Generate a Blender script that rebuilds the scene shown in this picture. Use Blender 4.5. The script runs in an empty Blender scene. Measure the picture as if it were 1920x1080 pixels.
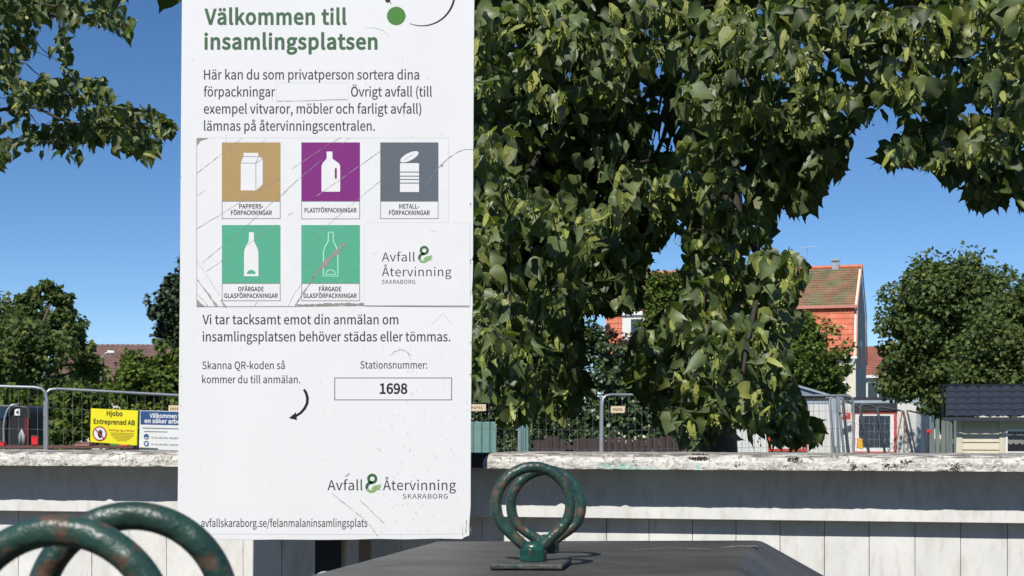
import bpy, bmesh, math, random
import numpy as np
from mathutils import Vector, Matrix, noise
from mathutils.geometry import tessellate_polygon
from mathutils.bvhtree import BVHTree

R = math.radians
S = bpy.context.scene
COL = S.collection
EYE = 1.6          # camera height in metres
FPX = 2637.0       # focal length in pixels of the 1920 px wide frame

# ---------------------------------------------------------------- camera, sky, sun, exposure
cam_data = bpy.data.cameras.new('camera')
cam_data.sensor_width = 36
cam_data.lens = 36 * FPX / 1920
cam_data.shift_y = (790 - 540) / 1920
cam_data.clip_start = 0.05
cam_data.clip_end = 3000
cam_data.dof.use_dof = True
cam_data.dof.focus_distance = 3.7
cam_data.dof.aperture_fstop = 22
cam = bpy.data.objects.new('camera', cam_data)
cam.location = (0, 0, EYE)
cam.rotation_euler = (R(90), 0, 0)
COL.objects.link(cam)
S.camera = cam

SUN_EL, SUN_AZ = 48, 20     # the sun stands behind the camera, a little to the left
world = bpy.data.worlds.new('World')
S.world = world
world.use_nodes = True
wn = world.node_tree
sky = wn.nodes.new('ShaderNodeTexSky')
sky.sky_type = 'NISHITA'
sky.sun_disc = False
sky.sun_elevation = R(SUN_EL)
sky.sun_rotation = R(180 + SUN_AZ)
sky.altitude = 0
sky.air_density = 0.62
sky.dust_density = 0.0
sky.ozone_density = 4.0
hs = wn.nodes.new('ShaderNodeHueSaturation')
hs.inputs['Saturation'].default_value = 1.14
bgn = wn.nodes['Background']
wn.links.new(sky.outputs[0], hs.inputs['Color'])
wn.links.new(hs.outputs[0], bgn.inputs['Color'])
bgn.inputs['Strength'].default_value = 0.106

sun_data = bpy.data.lights.new('sun', 'SUN')
sun_data.energy = 5.0
sun_data.angle = R(0.53)
sun_data.color = (1.0, 0.96, 0.90)
sun = bpy.data.objects.new('sun', sun_data)
sd = Vector((math.sin(R(SUN_AZ)) * math.cos(R(SUN_EL)), math.cos(R(SUN_AZ)) * math.cos(R(SUN_EL)), -math.sin(R(SUN_EL))))
sun.rotation_euler = sd.to_track_quat('-Z', 'Y').to_euler()
sun.location = (0, -5, 20)
COL.objects.link(sun)

S.view_settings.view_transform = 'Standard'
S.view_settings.look = 'None'
S.view_settings.gamma = 1
S.view_settings.use_curve_mapping = False
S.view_settings.exposure = 0.13

S.cycles.use_denoising = True
S.cycles.max_bounces = 6
S.cycles.transparent_max_bounces = 8

# ---------------------------------------------------------------- helpers
def P(px, py, D):
    """A point of the 1920 x 1080 frame at distance D."""
    return Vector(((px - 960) / FPX * D, D, EYE - (py - 790) / FPX * D))


def lin(r, g, b, k=0.95):
    f = lambda c: (c / 255 / 12.92 if c <= 10.3 else ((c / 255 + 0.055) / 1.055) ** 2.4) * k
    return (f(r), f(g), f(b))


def mat(name, col, rough=0.6, var=0.15, scale=6.0, bump=0.0, bscale=40.0, metal=0.0, col2=None, mscale=4.0, lo=0.5, hi=0.6,
        spec=0.5, stretch=(1, 1, 1), gen=False):
    m = bpy.data.materials.new(name)
    m.use_nodes = True
    nt = m.node_tree
    bs = nt.nodes['Principled BSDF']
    bs.inputs['Roughness'].default_value = rough
    bs.inputs['Metallic'].default_value = metal
    bs.inputs['Specular IOR Level'].default_value = spec
    tc = nt.nodes.new('ShaderNodeTexCoord')
    mp = nt.nodes.new('ShaderNodeMapping')
    mp.inputs['Scale'].default_value = stretch
    nt.links.new(tc.outputs['Object'], mp.inputs['Vector'])
    n1 = nt.nodes.new('ShaderNodeTexNoise')
    n1.inputs['Scale'].default_value = scale
    n1.inputs['Detail'].default_value = 6
    nt.links.new(mp.outputs[0], n1.inputs['Vector'])
    mr = nt.nodes.new('ShaderNodeMapRange')
    mr.inputs['From Min'].default_value = 0.3
    mr.inputs['From Max'].default_value = 0.7
    mr.inputs['To Min'].default_value = 1 - var
    mr.inputs['To Max'].default_value = 1 + var
    nt.links.new(n1.outputs['Fac'], mr.inputs['Value'])
    base = nt.nodes.new('ShaderNodeVectorMath')
    base.operation = 'SCALE'
    nt.links.new(mr.outputs[0], base.inputs['Scale'])
    if col2 is not None:
        n2 = nt.nodes.new('ShaderNodeTexNoise')
        n2.inputs['Scale'].default_value = mscale
        n2.inputs['Detail'].default_value = 8
        n2.inputs['Roughness'].default_value = 0.65
        nt.links.new(mp.outputs[0], n2.inputs['Vector'])
        m2 = nt.nodes.new('ShaderNodeMapRange')
        m2.inputs['From Min'].default_value = lo
        m2.inputs['From Max'].default_value = hi
        nt.links.new(n2.outputs['Fac'], m2.inputs['Value'])
        mx = nt.nodes.new('ShaderNodeMix')
        mx.data_type = 'RGBA'
        mx.inputs['A'].default_value = (*col, 1)
        mx.inputs['B'].default_value = (*col2, 1)
        nt.links.new(m2.outputs[0], mx.inputs['Factor'])
        nt.links.new(mx.outputs['Result'], base.inputs[0])
    else:
        base.inputs[0].default_value = col
    nt.links.new(base.outputs[0], bs.inputs['Base Color'])
    if bump:
        n3 = nt.nodes.new('ShaderNodeTexNoise')
        n3.inputs['Scale'].default_value = bscale
        n3.inputs['Detail'].default_value = 5
        nt.links.new(mp.outputs[0], n3.inputs['Vector'])
        bp = nt.nodes.new('ShaderNodeBump')
        bp.inputs['Strength'].default_value = bump
        bp.inputs['Distance'].default_value = 0.01
        nt.links.new(n3.outputs['Fac'], bp.inputs['Height'])
        nt.links.new(bp.outputs[0], bs.inputs['Normal'])
    return m


def leaf_mat(name, col, back, trans, tw=0.3, rough=0.42, spec=0.5, hue=0.25, bright=0.35, yellow=None):
    m = bpy.data.materials.new(name)
    m.use_nodes = True
    nt = m.node_tree
    L = nt.links.new
    bs = nt.nodes['Principled BSDF']
    out = nt.nodes['Material Output']
    oi = nt.nodes.new('ShaderNodeObjectInfo')
    at = nt.nodes.new('ShaderNodeAttribute')
    at.attribute_name = 'tint'
    add = nt.nodes.new('ShaderNodeMath'); add.operation = 'ADD'
    L(oi.outputs['Random'], add.inputs[0]); L(at.outputs['Fac'], add.inputs[1])
    fr = nt.nodes.new('ShaderNodeMath'); fr.operation = 'FRACT'
    L(add.outputs[0], fr.inputs[0])
    mrv = nt.nodes.new('ShaderNodeMapRange')
    mrv.inputs['To Min'].default_value = 1 - bright; mrv.inputs['To Max'].default_value = 1 + bright
    L(fr.outputs[0], mrv.inputs['Value'])
    fr2 = nt.nodes.new('ShaderNodeMath'); fr2.operation = 'MULTIPLY'; fr2.inputs[1].default_value = 7.31
    L(fr.outputs[0], fr2.inputs[0])
    fr3 = nt.nodes.new('ShaderNodeMath'); fr3.operation = 'FRACT'
    L(fr2.outputs[0], fr3.inputs[0])
    mxy = nt.nodes.new('ShaderNodeMix'); mxy.data_type = 'RGBA'
    mxy.inputs['A'].default_value = (*col, 1)
    y = yellow or (col[0] * 1.9, col[1] * 1.5, col[2] * 0.9)
    mxy.inputs['B'].default_value = (*y, 1)
    pw = nt.nodes.new('ShaderNodeMath'); pw.operation = 'POWER'; pw.inputs[1].default_value = 4
    L(fr3.outputs[0], pw.inputs[0]); L(pw.outputs[0], mxy.inputs['Factor'])
    geo = nt.nodes.new('ShaderNodeNewGeometry')
    mb = nt.nodes.new('ShaderNodeMix'); mb.data_type = 'RGBA'
    L(geo.outputs['Backfacing'], mb.inputs['Factor'])
    L(mxy.outputs['Result'], mb.inputs['A'])
    mb.inputs['B'].default_value = (*back, 1)
    nz = nt.nodes.new('ShaderNodeTexNoise'); nz.inputs['Scale'].default_value = 35
    nz.inputs['Detail'].default_value = 3
    tco = nt.nodes.new('ShaderNodeTexCoord'); L(tco.outputs['Object'], nz.inputs['Vector'])
    mrz = nt.nodes.new('ShaderNodeMapRange')
    mrz.inputs['To Min'].default_value = 0.75; mrz.inputs['To Max'].default_value = 1.25
    L(nz.outputs['Fac'], mrz.inputs['Value'])
    mm = nt.nodes.new('ShaderNodeMath'); mm.operation = 'MULTIPLY'
    L(mrv.outputs[0], mm.inputs[0]); L(mrz.outputs[0], mm.inputs[1])
    sc = nt.nodes.new('ShaderNodeVectorMath'); sc.operation = 'SCALE'
    L(mb.outputs['Result'], sc.inputs[0]); L(mm.outputs[0], sc.inputs['Scale'])
    L(sc.outputs[0], bs.inputs['Base Color'])
    bs.inputs['Roughness'].default_value = rough
    bs.inputs['Specular IOR Level'].default_value = spec
    bp = nt.nodes.new('ShaderNodeBump'); bp.inputs['Strength'].default_value = 0.35; bp.inputs['Distance'].default_value = 0.004
    L(nz.outputs['Fac'], bp.inputs['Height']); L(bp.outputs[0], bs.inputs['Normal'])
    tr = nt.nodes.new('ShaderNodeBsdfTranslucent')
    tr.inputs['Color'].default_value = (*trans, 1)
    mix = nt.nodes.new('ShaderNodeMixShader'); mix.inputs[0].default_value = tw
    L(bs.outputs[0], mix.inputs[1]); L(tr.outputs[0], mix.inputs[2])
    L(mix.outputs[0], out.inputs['Surface'])
    return m


def link(o, parent=None):
    COL.objects.link(o)
    if parent is not None:
        o.parent = parent
    return o


def meshobj(name, verts, faces, m, parent=None, loc=None, smooth=False, mi=None):
    me = bpy.data.meshes.new(name)
    me.from_pydata([tuple(v) for v in verts], [], faces)
    for x in (m if isinstance(m, (list, tuple)) else [m]):
        me.materials.append(x)
    if mi is not None:
        me.polygons.foreach_set('material_index', mi)
    if smooth:
        me.polygons.foreach_set('use_smooth', [True] * len(me.polygons))
    me.update()
    o = bpy.data.objects.new(name, me)
    if loc is not None:
        o.location = loc
    return link(o, parent)


def thing(name, label, cat, loc=(0, 0, 0), rotz=0.0, group=None):
    o = bpy.data.objects.new(name, None)
    o.location = loc
    o.rotation_euler = (0, 0, rotz)
    o.empty_display_size = 0.1
    o['label'] = label
    o['category'] = cat
    if group:
        o['group'] = group
    return link(o)


def tag(o, label=None, cat=None, group=None, kind=None):
    if label: o['label'] = label
    if cat: o['category'] = cat
    if group: o['group'] = group
    if kind: o['kind'] = kind
    return o


class MB:
    """Collects shapes into one mesh."""
    def __init__(s):
        s.v, s.f, s.m = [], [], []

    def add(s, vs, fs, mi=0):
        b = len(s.v)
        s.v += [tuple(v) for v in vs]
        s.f += [tuple(i + b for i in f) for f in fs]
        s.m += [mi] * len(fs)

    def box(s, x0, x1, y0, y1, z0, z1, mi=0, M=None):
        vs = [Vector((x, y, z)) for x in (x0, x1) for y in (y0, y1) for z in (z0, z1)]
        if M is not None:
            vs = [M @ v for v in vs]
        s.add(vs, [(0, 1, 3, 2), (4, 6, 7, 5), (0, 4, 5, 1), (2, 3, 7, 6), (0, 2, 6, 4), (1, 5, 7, 3)], mi)

    def hexa(s, p, mi=0):
        """p: 8 points, 4 of the front ring then 4 of the back ring."""
        s.add(p, [(0, 1, 2, 3), (7, 6, 5, 4), (0, 4, 5, 1), (1, 5, 6, 2), (2, 6, 7, 3), (3, 7, 4, 0)], mi)

    def tube(s, pts, r, seg=8, mi=0, closed=False):
        pts = [Vector(p) for p in pts]
        n = len(pts)
        rr = r if isinstance(r, (list, tuple)) else [r] * n
        t0 = (pts[1] - pts[0]).normalized()
        a = t0.orthogonal().normalized()
        vs = []
        for i, p in enumerate(pts):
            if closed:
                t = (pts[(i + 1) % n] - pts[i - 1]).normalized()
            else:
                t = (pts[min(i + 1, n - 1)] - pts[max(i - 1, 0)]).normalized()
            a = (a - t * a.dot(t))
            a = a.normalized() if a.length > 1e-6 else t.orthogonal().normalized()
            b = t.cross(a)
            for k in range(seg):
                an = 2 * math.pi * k / seg
                vs.append(p + (a * math.cos(an) + b * math.sin(an)) * rr[i])
        fs = []
        for i in range(n if closed else n - 1):
            j = (i + 1) % n
            for k in range(seg):
                l = (k + 1) % seg
                fs.append((i * seg + k, i * seg + l, j * seg + l, j * seg + k))
        if not closed:
            fs.append(tuple(reversed(range(seg))))
            fs.append(tuple((n - 1) * seg + k for k in range(seg)))
        s.add(vs, fs, mi)

    def build(s, name, m, parent=None, loc=None, smooth=False, bevel=0.0):
        o = meshobj(name, s.v, s.f, m, parent, loc, smooth, s.m)
        if bevel:
            bv = o.modifiers.new('bevel', 'BEVEL')
            bv.width = bevel
            bv.segments = 2
            bv.limit_method = 'ANGLE'
        return o


def box_part(name, b, m, parent=None, bevel=0.0, M=None):
    mb = MB()
    mb.box(*b, M=M)
    return mb.build(name, m, parent, bevel=bevel)


def smooth_by_angle(o, on=True):
    o.data.polygons.foreach_set('use_smooth', [on] * len(o.data.polygons))
GLYPHS = ''' 40
&119|45,-2 59,0 72,5 82,12 93,6 102,1 112,-2 116,11 92,23 101,37 109,53 114,69 100,69 95,55 89,43 82,31 70,42 59,54 49,67 63,78 74,90 78,105 75,119 66,127 53,131 37,127 27,116 23,100 24,91 27,81 32,70 19,61 10,49 6,33 11,15 25,2|72,21 64,15 56,12 47,11 34,13 25,22 22,34 24,43 30,52 38,59 48,46 59,33|43,78 37,101 41,114 53,119 62,115 65,105 62,95 54,86
(59|42,-34 52,-30 44,-14 37,2 33,19 30,37 29,54 30,72 33,90 37,107 44,123 52,139 42,143 33,127 26,111 21,93 17,74 16,54 17,34 21,16 26,-2 33,-18
)59|17,-34 26,-18 33,-2 39,16 42,34 43,54 42,74 39,93 33,111 26,127 17,143 7,139 15,123 22,107 26,90 29,72 30,54 29,37 26,19 22,2 15,-14 7,-30
,49|13,-33 27,-25 36,-12 39,3 35,17 25,22 17,19 13,11 17,3 25,0 27,0 25,-10 19,-18 9,-24
-61|8,43 53,43 53,55 8,55
.49|24,-2 32,1 36,10 32,19 24,22 16,19 13,10 16,1
/69|2,-31 14,-31 66,139 54,139
197|15,0 86,0 86,13 60,13 60,128 48,128 21,119 21,109 44,109 44,13 15,13
697|53,-2 71,3 84,18 90,39 85,62 73,75 54,80 44,78 34,73 25,64 30,96 42,113 58,117 69,115 78,108 87,117 79,124 69,129 57,131 43,128 30,121 19,107 12,88 10,61 12,38 18,21 27,8 39,0|25,51 34,61 43,66 51,68 64,64 72,54 74,39 71,24 64,14 53,10 39,15 30,29
897|49,-2 70,2 84,14 89,31 86,46 78,57 68,65 75,73 82,84 85,96 80,114 68,126 49,130 31,126 19,115 14,98 17,85 23,76 32,68 32,67 20,59 12,47 8,32 13,14 28,2|58,70 43,76 33,85 29,98 31,109 39,116 49,118 61,115 68,107 71,96 69,86 65,78|49,10 35,13 26,21 22,33 25,45 31,55 40,62 57,55 69,45 74,31 71,20 62,12
997|41,-2 55,0 68,8 78,22 85,42 88,70 82,104 67,124 44,131 26,125 13,111 8,89 12,67 24,53 43,49 54,51 64,56 73,64 67,33 56,16 41,11 29,14 19,21 10,11 18,4 28,-1|72,78 64,68 55,62 46,61 33,64 25,74 23,89 26,104 33,115 45,118 59,114 68,100
:49|24,68 32,72 36,81 32,89 24,93 16,89 13,81 16,72|24,-2 32,1 36,10 32,19 24,22 16,19 13,10 16,1
A106|1,0 17,0 29,39 76,39 89,0 106,0 62,128 44,128|33,52 40,72 53,115 66,72 72,52
B115|18,0 58,0 84,4 101,17 107,38 104,53 95,63 81,68 81,69 91,75 98,85 100,97 94,115 79,125 56,128 18,128|34,74 34,116 54,116 70,114 80,107 84,95 81,84 71,76 53,74|34,13 34,61 56,61 75,59 87,51 91,38 87,24 75,16 56,13
C112|66,-2 81,0 94,6 105,16 96,26 88,19 78,14 67,12 45,18 32,37 27,65 32,92 46,110 67,116 77,115 86,111 93,104 102,115 93,123 81,128 67,131 49,128 33,119 21,105 13,87 10,64 13,41 21,23 33,9 48,1
D120|18,0 50,0 71,3 88,11 100,24 108,42 110,65 108,87 100,105 88,118 71,126 50,128 18,128|34,13 34,115 48,115 73,109 89,92 93,65 89,37 73,19 48,13
E103|18,0 93,0 93,14 34,14 34,61 82,61 82,74 34,74 34,115 92,115 92,128 18,128
F97|18,0 34,0 34,58 83,58 83,71 34,71 34,115 92,115 92,128 18,128
G121|68,-2 84,0 98,5 108,13 108,67 65,67 65,53 93,53 93,19 83,14 70,12 46,18 32,37 27,65 32,92 47,110 70,116 81,115 90,110 97,104 106,115 97,122 85,128 69,131 50,128 34,119 21,105 13,87 10,64 13,41 21,23 33,9 49,1
H127|18,0 34,0 34,61 94,61 94,0 110,0 110,128 94,128 94,75 34,75 34,128 18,128
I51|18,0 34,0 34,128 18,128
K113|18,0 34,0 34,41 56,67 94,0 112,0 66,80 106,128 88,128 34,64 34,128 18,128
L95|18,0 90,0 90,14 34,14 34,128 18,128
M142|18,0 32,0 32,71 30,109 31,109 41,80 65,13 76,13 100,80 111,109 112,109 109,71 109,0 124,0 124,128 105,128 81,60 72,33 71,33 62,60 37,128 18,128
N127|18,0 33,0 33,67 31,107 32,107 46,81 92,0 109,0 109,128 93,128 93,62 96,21 95,21 81,47 34,128 18,128
O130|65,-2 83,1 98,9 110,23 117,42 120,65 117,87 110,106 98,119 83,128 65,131 47,128 32,119 20,106 13,87 10,65 13,42 20,23 32,9 47,1|65,12 45,18 32,37 27,65 32,92 45,110 65,116 85,110 98,92 103,65 98,37 85,18
P111|18,0 34,0 34,51 55,51 80,55 96,68 102,91 96,113 79,125 54,128 18,128|34,64 34,115 52,115 71,113 82,105 86,91 83,76 72,67 53,64
Q130|65,11 45,18 32,36 27,65 32,92 45,110 65,116 85,110 98,92 103,65 98,36 85,18|104,-32 123,-29 119,-17 106,-19 93,-17 82,-11 74,-2 90,4 102,13 112,27 118,44 120,65 117,87 110,106 98,119 83,128 65,131 47,128 32,119 20,106 13,87 10,65 12,44 19,26 28,12 41,3 57,-2 67,-17 83,-28
R111|34,67 34,115 55,115 72,113 83,106 86,92 83,78 72,70 55,67|88,0 106,0 74,56 89,63 99,75 103,92 97,114 81,125 58,128 18,128 18,0 34,0 34,54 57,54
S104|53,-2 76,3 91,16 97,34 93,50 84,61 70,68 52,76 42,81 34,88 31,98 34,108 42,114 55,116 66,115 76,111 84,105 92,115 82,123 69,129 55,131 34,126 20,114 14,97 18,81 28,70 40,64 59,56 70,50 77,43 80,33 77,22 68,15 53,12 40,14 28,19 18,28 8,17 21,7 36,0
T105|44,0 61,0 61,115 99,115 99,128 5,128 5,115 44,115
V101|41,0 60,0 101,128 84,128 64,59 51,16 50,16 38,59 17,128 0,128
a99|38,-2 49,0 60,4 70,11 71,0 85,0 85,58 81,79 71,93 52,98 37,96 24,91 14,85 20,74 29,79 38,83 49,84 61,81 67,72 69,60 36,54 16,42 10,25 14,10 24,1|43,11 31,14 26,26 30,37 43,44 69,50 69,23 60,16 51,12
b108|58,-2 78,4 93,21 99,49 95,75 82,91 61,98 51,96 41,91 32,84 32,101 32,139 16,139 16,0 29,0 30,10 31,10 40,3 49,-1|55,11 48,12 40,15 32,21 32,71 41,78 49,83 57,84 72,80 80,67 83,49 79,29 69,16
c89|54,-2 65,-1 75,3 84,10 77,20 67,14 55,11 40,16 29,28 26,47 29,67 40,79 55,84 66,82 74,76 82,86 75,92 66,96 55,98 32,92 16,75 9,47 15,21 31,4
d109|48,-2 59,0 69,4 77,11 78,11 79,0 92,0 92,139 76,139 76,103 77,86 69,92 60,96 50,98 30,91 15,74 9,47 14,20 28,4|52,11 38,16 29,28 26,48 29,67 39,79 53,84 61,83 69,80 76,74 76,24 68,17 60,13
e97|55,-2 67,-1 77,2 86,7 80,18 69,12 56,11 40,15 29,26 25,44 89,44 90,53 85,77 72,92 52,98 31,91 15,74 9,47 15,21 32,4|25,55 30,71 39,81 52,85 65,81 73,71 76,55
f57|6,82 19,82 19,0 35,0 35,82 55,82 55,95 35,95 35,110 38,124 48,129 59,126 62,139 46,142 31,138 22,127 19,110 19,95 6,94
g99|48,-44 74,-39 90,-27 96,-11 93,2 82,9 63,12 44,12 31,15 28,22 30,29 34,33 48,30 66,34 78,46 83,63 81,74 75,83 95,83 95,95 61,95 48,98 30,93 17,82 12,64 14,53 19,44 25,38 25,37 18,30 14,20 17,10 23,4 23,3 15,-3 11,-10 9,-18 14,-32 28,-41|48,41 38,44 31,52 28,64 31,76 38,83 48,86 58,83 66,76 68,64 65,52 58,44|50,-33 36,-31 26,-25 23,-16 25,-8 33,0 45,-1 61,-1 76,-4 81,-13 77,-23 66,-30
h106|16,0 32,0 32,69 41,77 49,82 58,84 68,81 74,73 76,58 76,0 92,0 92,60 89,81 79,93 63,98 51,95 41,90 32,82 32,101 32,139 16,139
i48|16,0 32,0 32,95 16,95|24,115 32,118 35,125 32,133 24,136 17,133 14,125 17,118
j48|6,-42 21,-39 30,-28 32,-11 32,95 16,95 16,-11 14,-25 5,-30 -5,-28 -8,-40|24,115 32,118 35,125 32,133 24,136 16,133 13,125 16,118
k97|16,0 32,0 32,25 50,46 78,0 95,0 59,57 91,95 73,95 33,45 32,45 32,139 16,139
l50|33,-2 42,-1 40,11 37,11 33,13 32,18 32,139 16,139 16,19 18,7 23,0
m162|16,0 32,0 32,69 41,77 49,82 56,84 66,81 72,73 74,58 74,0 90,0 90,69 98,77 106,82 114,84 124,81 129,73 131,58 131,0 147,0 147,60 144,81 135,93 119,98 107,95 97,89 87,79 82,89 73,95 61,98 50,95 40,89 31,81 29,95 16,95
n107|16,0 32,0 32,69 41,77 49,82 58,84 68,81 74,73 76,58 76,0 92,0 92,60 89,81 79,93 63,98 51,95 41,89 31,81 29,95 16,95
o106|53,-2 75,4 91,21 97,47 91,75 75,92 53,98 31,92 15,75 9,47 15,21 31,4|53,11 39,16 29,28 26,47 29,67 39,79 53,84 68,79 77,67 81,47 77,28 68,16
p109|16,-40 32,-40 32,-8 32,9 40,3 49,-1 58,-2 78,4 93,21 99,49 95,75 82,91 61,98 51,96 40,91 31,84 29,95 16,95|55,11 48,12 41,15 32,21 32,71 41,78 49,83 57,84 72,80 80,67 83,49 79,29 69,16
r68|16,0 32,0 32,61 39,74 48,81 56,83 65,82 68,95 58,98 48,95 39,88 31,78 29,95 16,95
s82|41,-2 60,2 71,12 75,26 71,40 60,49 47,55 37,59 29,64 26,71 30,81 44,85 55,83 65,77 73,87 65,92 55,96 44,98 26,94 15,84 11,71 15,57 25,49 39,43 49,39 57,33 60,25 56,15 41,10 31,12 22,16 13,22 6,11 16,4 28,-1
t66|46,-2 64,1 60,13 50,11 38,15 35,29 35,82 61,82 61,95 35,95 35,122 22,122 20,95 5,94 5,82 19,82 19,29 21,13 30,2
u106|44,-2 56,0 66,6 75,15 76,15 77,0 90,0 90,95 74,95 74,28 66,19 58,13 49,12 38,14 33,22 31,37 31,95 15,95 15,35 18,14 27,2
v91|37,0 55,0 89,95 73,95 55,41 46,13 37,41 19,95 2,95
x87|3,0 19,0 32,22 42,39 43,39 53,22 67,0 85,0 53,48 82,95 65,95 54,74 45,58 44,58 35,74 22,95 5,95 34,50
y91|18,-41 34,-37 45,-25 53,-8 89,95 73,95 56,42 48,15 38,42 19,95 2,95 40,0 38,-7 33,-18 26,-25 17,-28 10,-26 6,-39
Ä106|33,140 40,143 43,150 40,156 33,159 26,156 23,150 26,143|73,140 80,143 83,150 80,156 73,159 66,156 64,150 66,143|1,0 17,0 29,39 76,39 89,0 106,0 62,128 44,128|33,52 40,72 53,115 66,72 72,52
Å106|53,137 63,139 69,145 72,154 69,164 63,170 53,172 43,170 37,164 34,154 37,145 43,139|53,144 46,147 43,154 46,162 53,165 60,162 63,154 60,147|1,0 17,0 29,39 76,39 89,0 106,0 62,128 44,128|33,52 40,72 53,115 66,72 72,52
Ö130|65,-2 83,1 98,9 110,23 117,42 120,65 117,87 110,106 98,119 83,128 65,131 47,128 32,119 20,106 13,87 10,65 13,42 20,23 32,9 47,1|65,12 45,18 32,37 27,65 32,92 45,110 65,116 85,110 98,92 103,65 98,37 85,18|45,140 52,143 54,150 52,156 45,159 38,156 35,150 38,143|85,140 92,143 95,150 92,156 85,159 78,156 75,150 78,143
ä99|38,-2 49,0 60,4 70,11 71,0 85,0 85,58 81,79 71,93 52,98 37,96 24,91 14,85 20,74 29,79 38,83 49,84 61,81 67,72 69,60 36,54 16,42 10,25 14,10 24,1|43,11 31,14 26,26 30,37 43,44 69,50 69,23 60,16 51,12|33,115 40,118 43,125 40,131 33,134 27,131 24,125 27,118|71,115 78,118 81,125 78,131 71,134 64,131 61,125 64,118
å99|38,-2 49,0 60,4 70,11 71,0 85,0 85,58 81,79 71,93 52,98 37,96 24,91 14,85 20,74 29,79 38,83 49,84 61,81 67,72 69,60 36,54 16,42 10,25 14,10 24,1|43,11 31,14 26,26 30,37 43,44 69,50 69,23 60,16 51,12|52,109 64,111 71,118 74,128 71,138 64,144 52,147 41,144 34,138 31,128 34,118 41,111|52,116 44,119 41,128 44,136 52,140 60,136 64,128 60,119
ö106|53,-2 75,4 91,21 97,47 91,75 75,92 53,98 31,92 15,75 9,47 15,21 31,4|53,11 39,16 29,28 26,47 29,67 39,79 53,84 68,79 77,67 81,47 77,28 68,16|34,115 41,118 44,125 41,131 34,134 27,131 25,125 27,118|72,115 79,118 81,125 79,131 72,134 65,131 62,125 65,118'''
# letter outlines: character, advance, rings of points (in 1/1000 of a 1.8 em grid)
FONT = {}
for ln in GLYPHS.split('\n'):
    bits = ln[1:].split('|')
    FONT[ln[0]] = (int(bits[0]), [[tuple(map(int, q.split(','))) for q in r.split(' ')] for r in bits[1:]])


def area(r):
    return sum(r[i - 1][0] * r[i][1] - r[i][0] * r[i - 1][1] for i in range(len(r))) / 2


def embolden(ring, d):
    n, out = len(ring), []
    for i in range(n):
        a, b, c = Vector(ring[i - 1]), Vector(ring[i]), Vector(ring[(i + 1) % n])
        e1, e2 = (b - a).normalized(), (c - b).normalized()
        n1, n2 = Vector((-e1.y, e1.x)), Vector((-e2.y, e2.x))
        k = n1 + n2
        k = k / max(0.45, (1 + n1.dot(n2)))
        out.append((b.x + k.x * d, b.y + k.y * d))
    return out


def text_polys(s, bold=0.0, track=0):
    """Letter polygons: a list of (rings) and the extents, unscaled."""
    x, letters = 0, []
    for ch in s:
        if ch == ' ':
            x += FONT[' '][0] + track
            continue
        adv, rings = FONT[ch]
        outer = max(rings, key=lambda r: abs(area(r)))
        sgn = -1 if area(outer) > 0 else 1
        rs = []
        for r in rings:
            if bold:
                r = embolden(r, bold * sgn)
            rs.append([(p[0] + x, p[1]) for p in r])
        letters.append(rs)
        x += adv + track
    xs = [p[0] for l in letters for r in l for p in r]
    return letters, min(xs), max(xs)


CAP = 128.0


def islands(rings):
    """Outer rings, each with the holes inside it."""
    order = sorted(rings, key=lambda r: -abs(area(r)))
    outs = []
    for r in order:
        for o in outs:
            if (area(o[0]) > 0) != (area(r) > 0) and in_ring(o[0], r[0]):
                o.append(r)
                break
        else:
            outs.append([r])
    return outs


def in_ring(ring, p):
    c, j = False, len(ring) - 1
    for i in range(len(ring)):
        (xi, yi), (xj, yj) = ring[i], ring[j]
        if (yi > p[1]) != (yj > p[1]) and p[0] < (xj - xi) * (p[1] - yi) / (yj - yi) + xi:
            c = not c
        j = i
    return c


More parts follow.
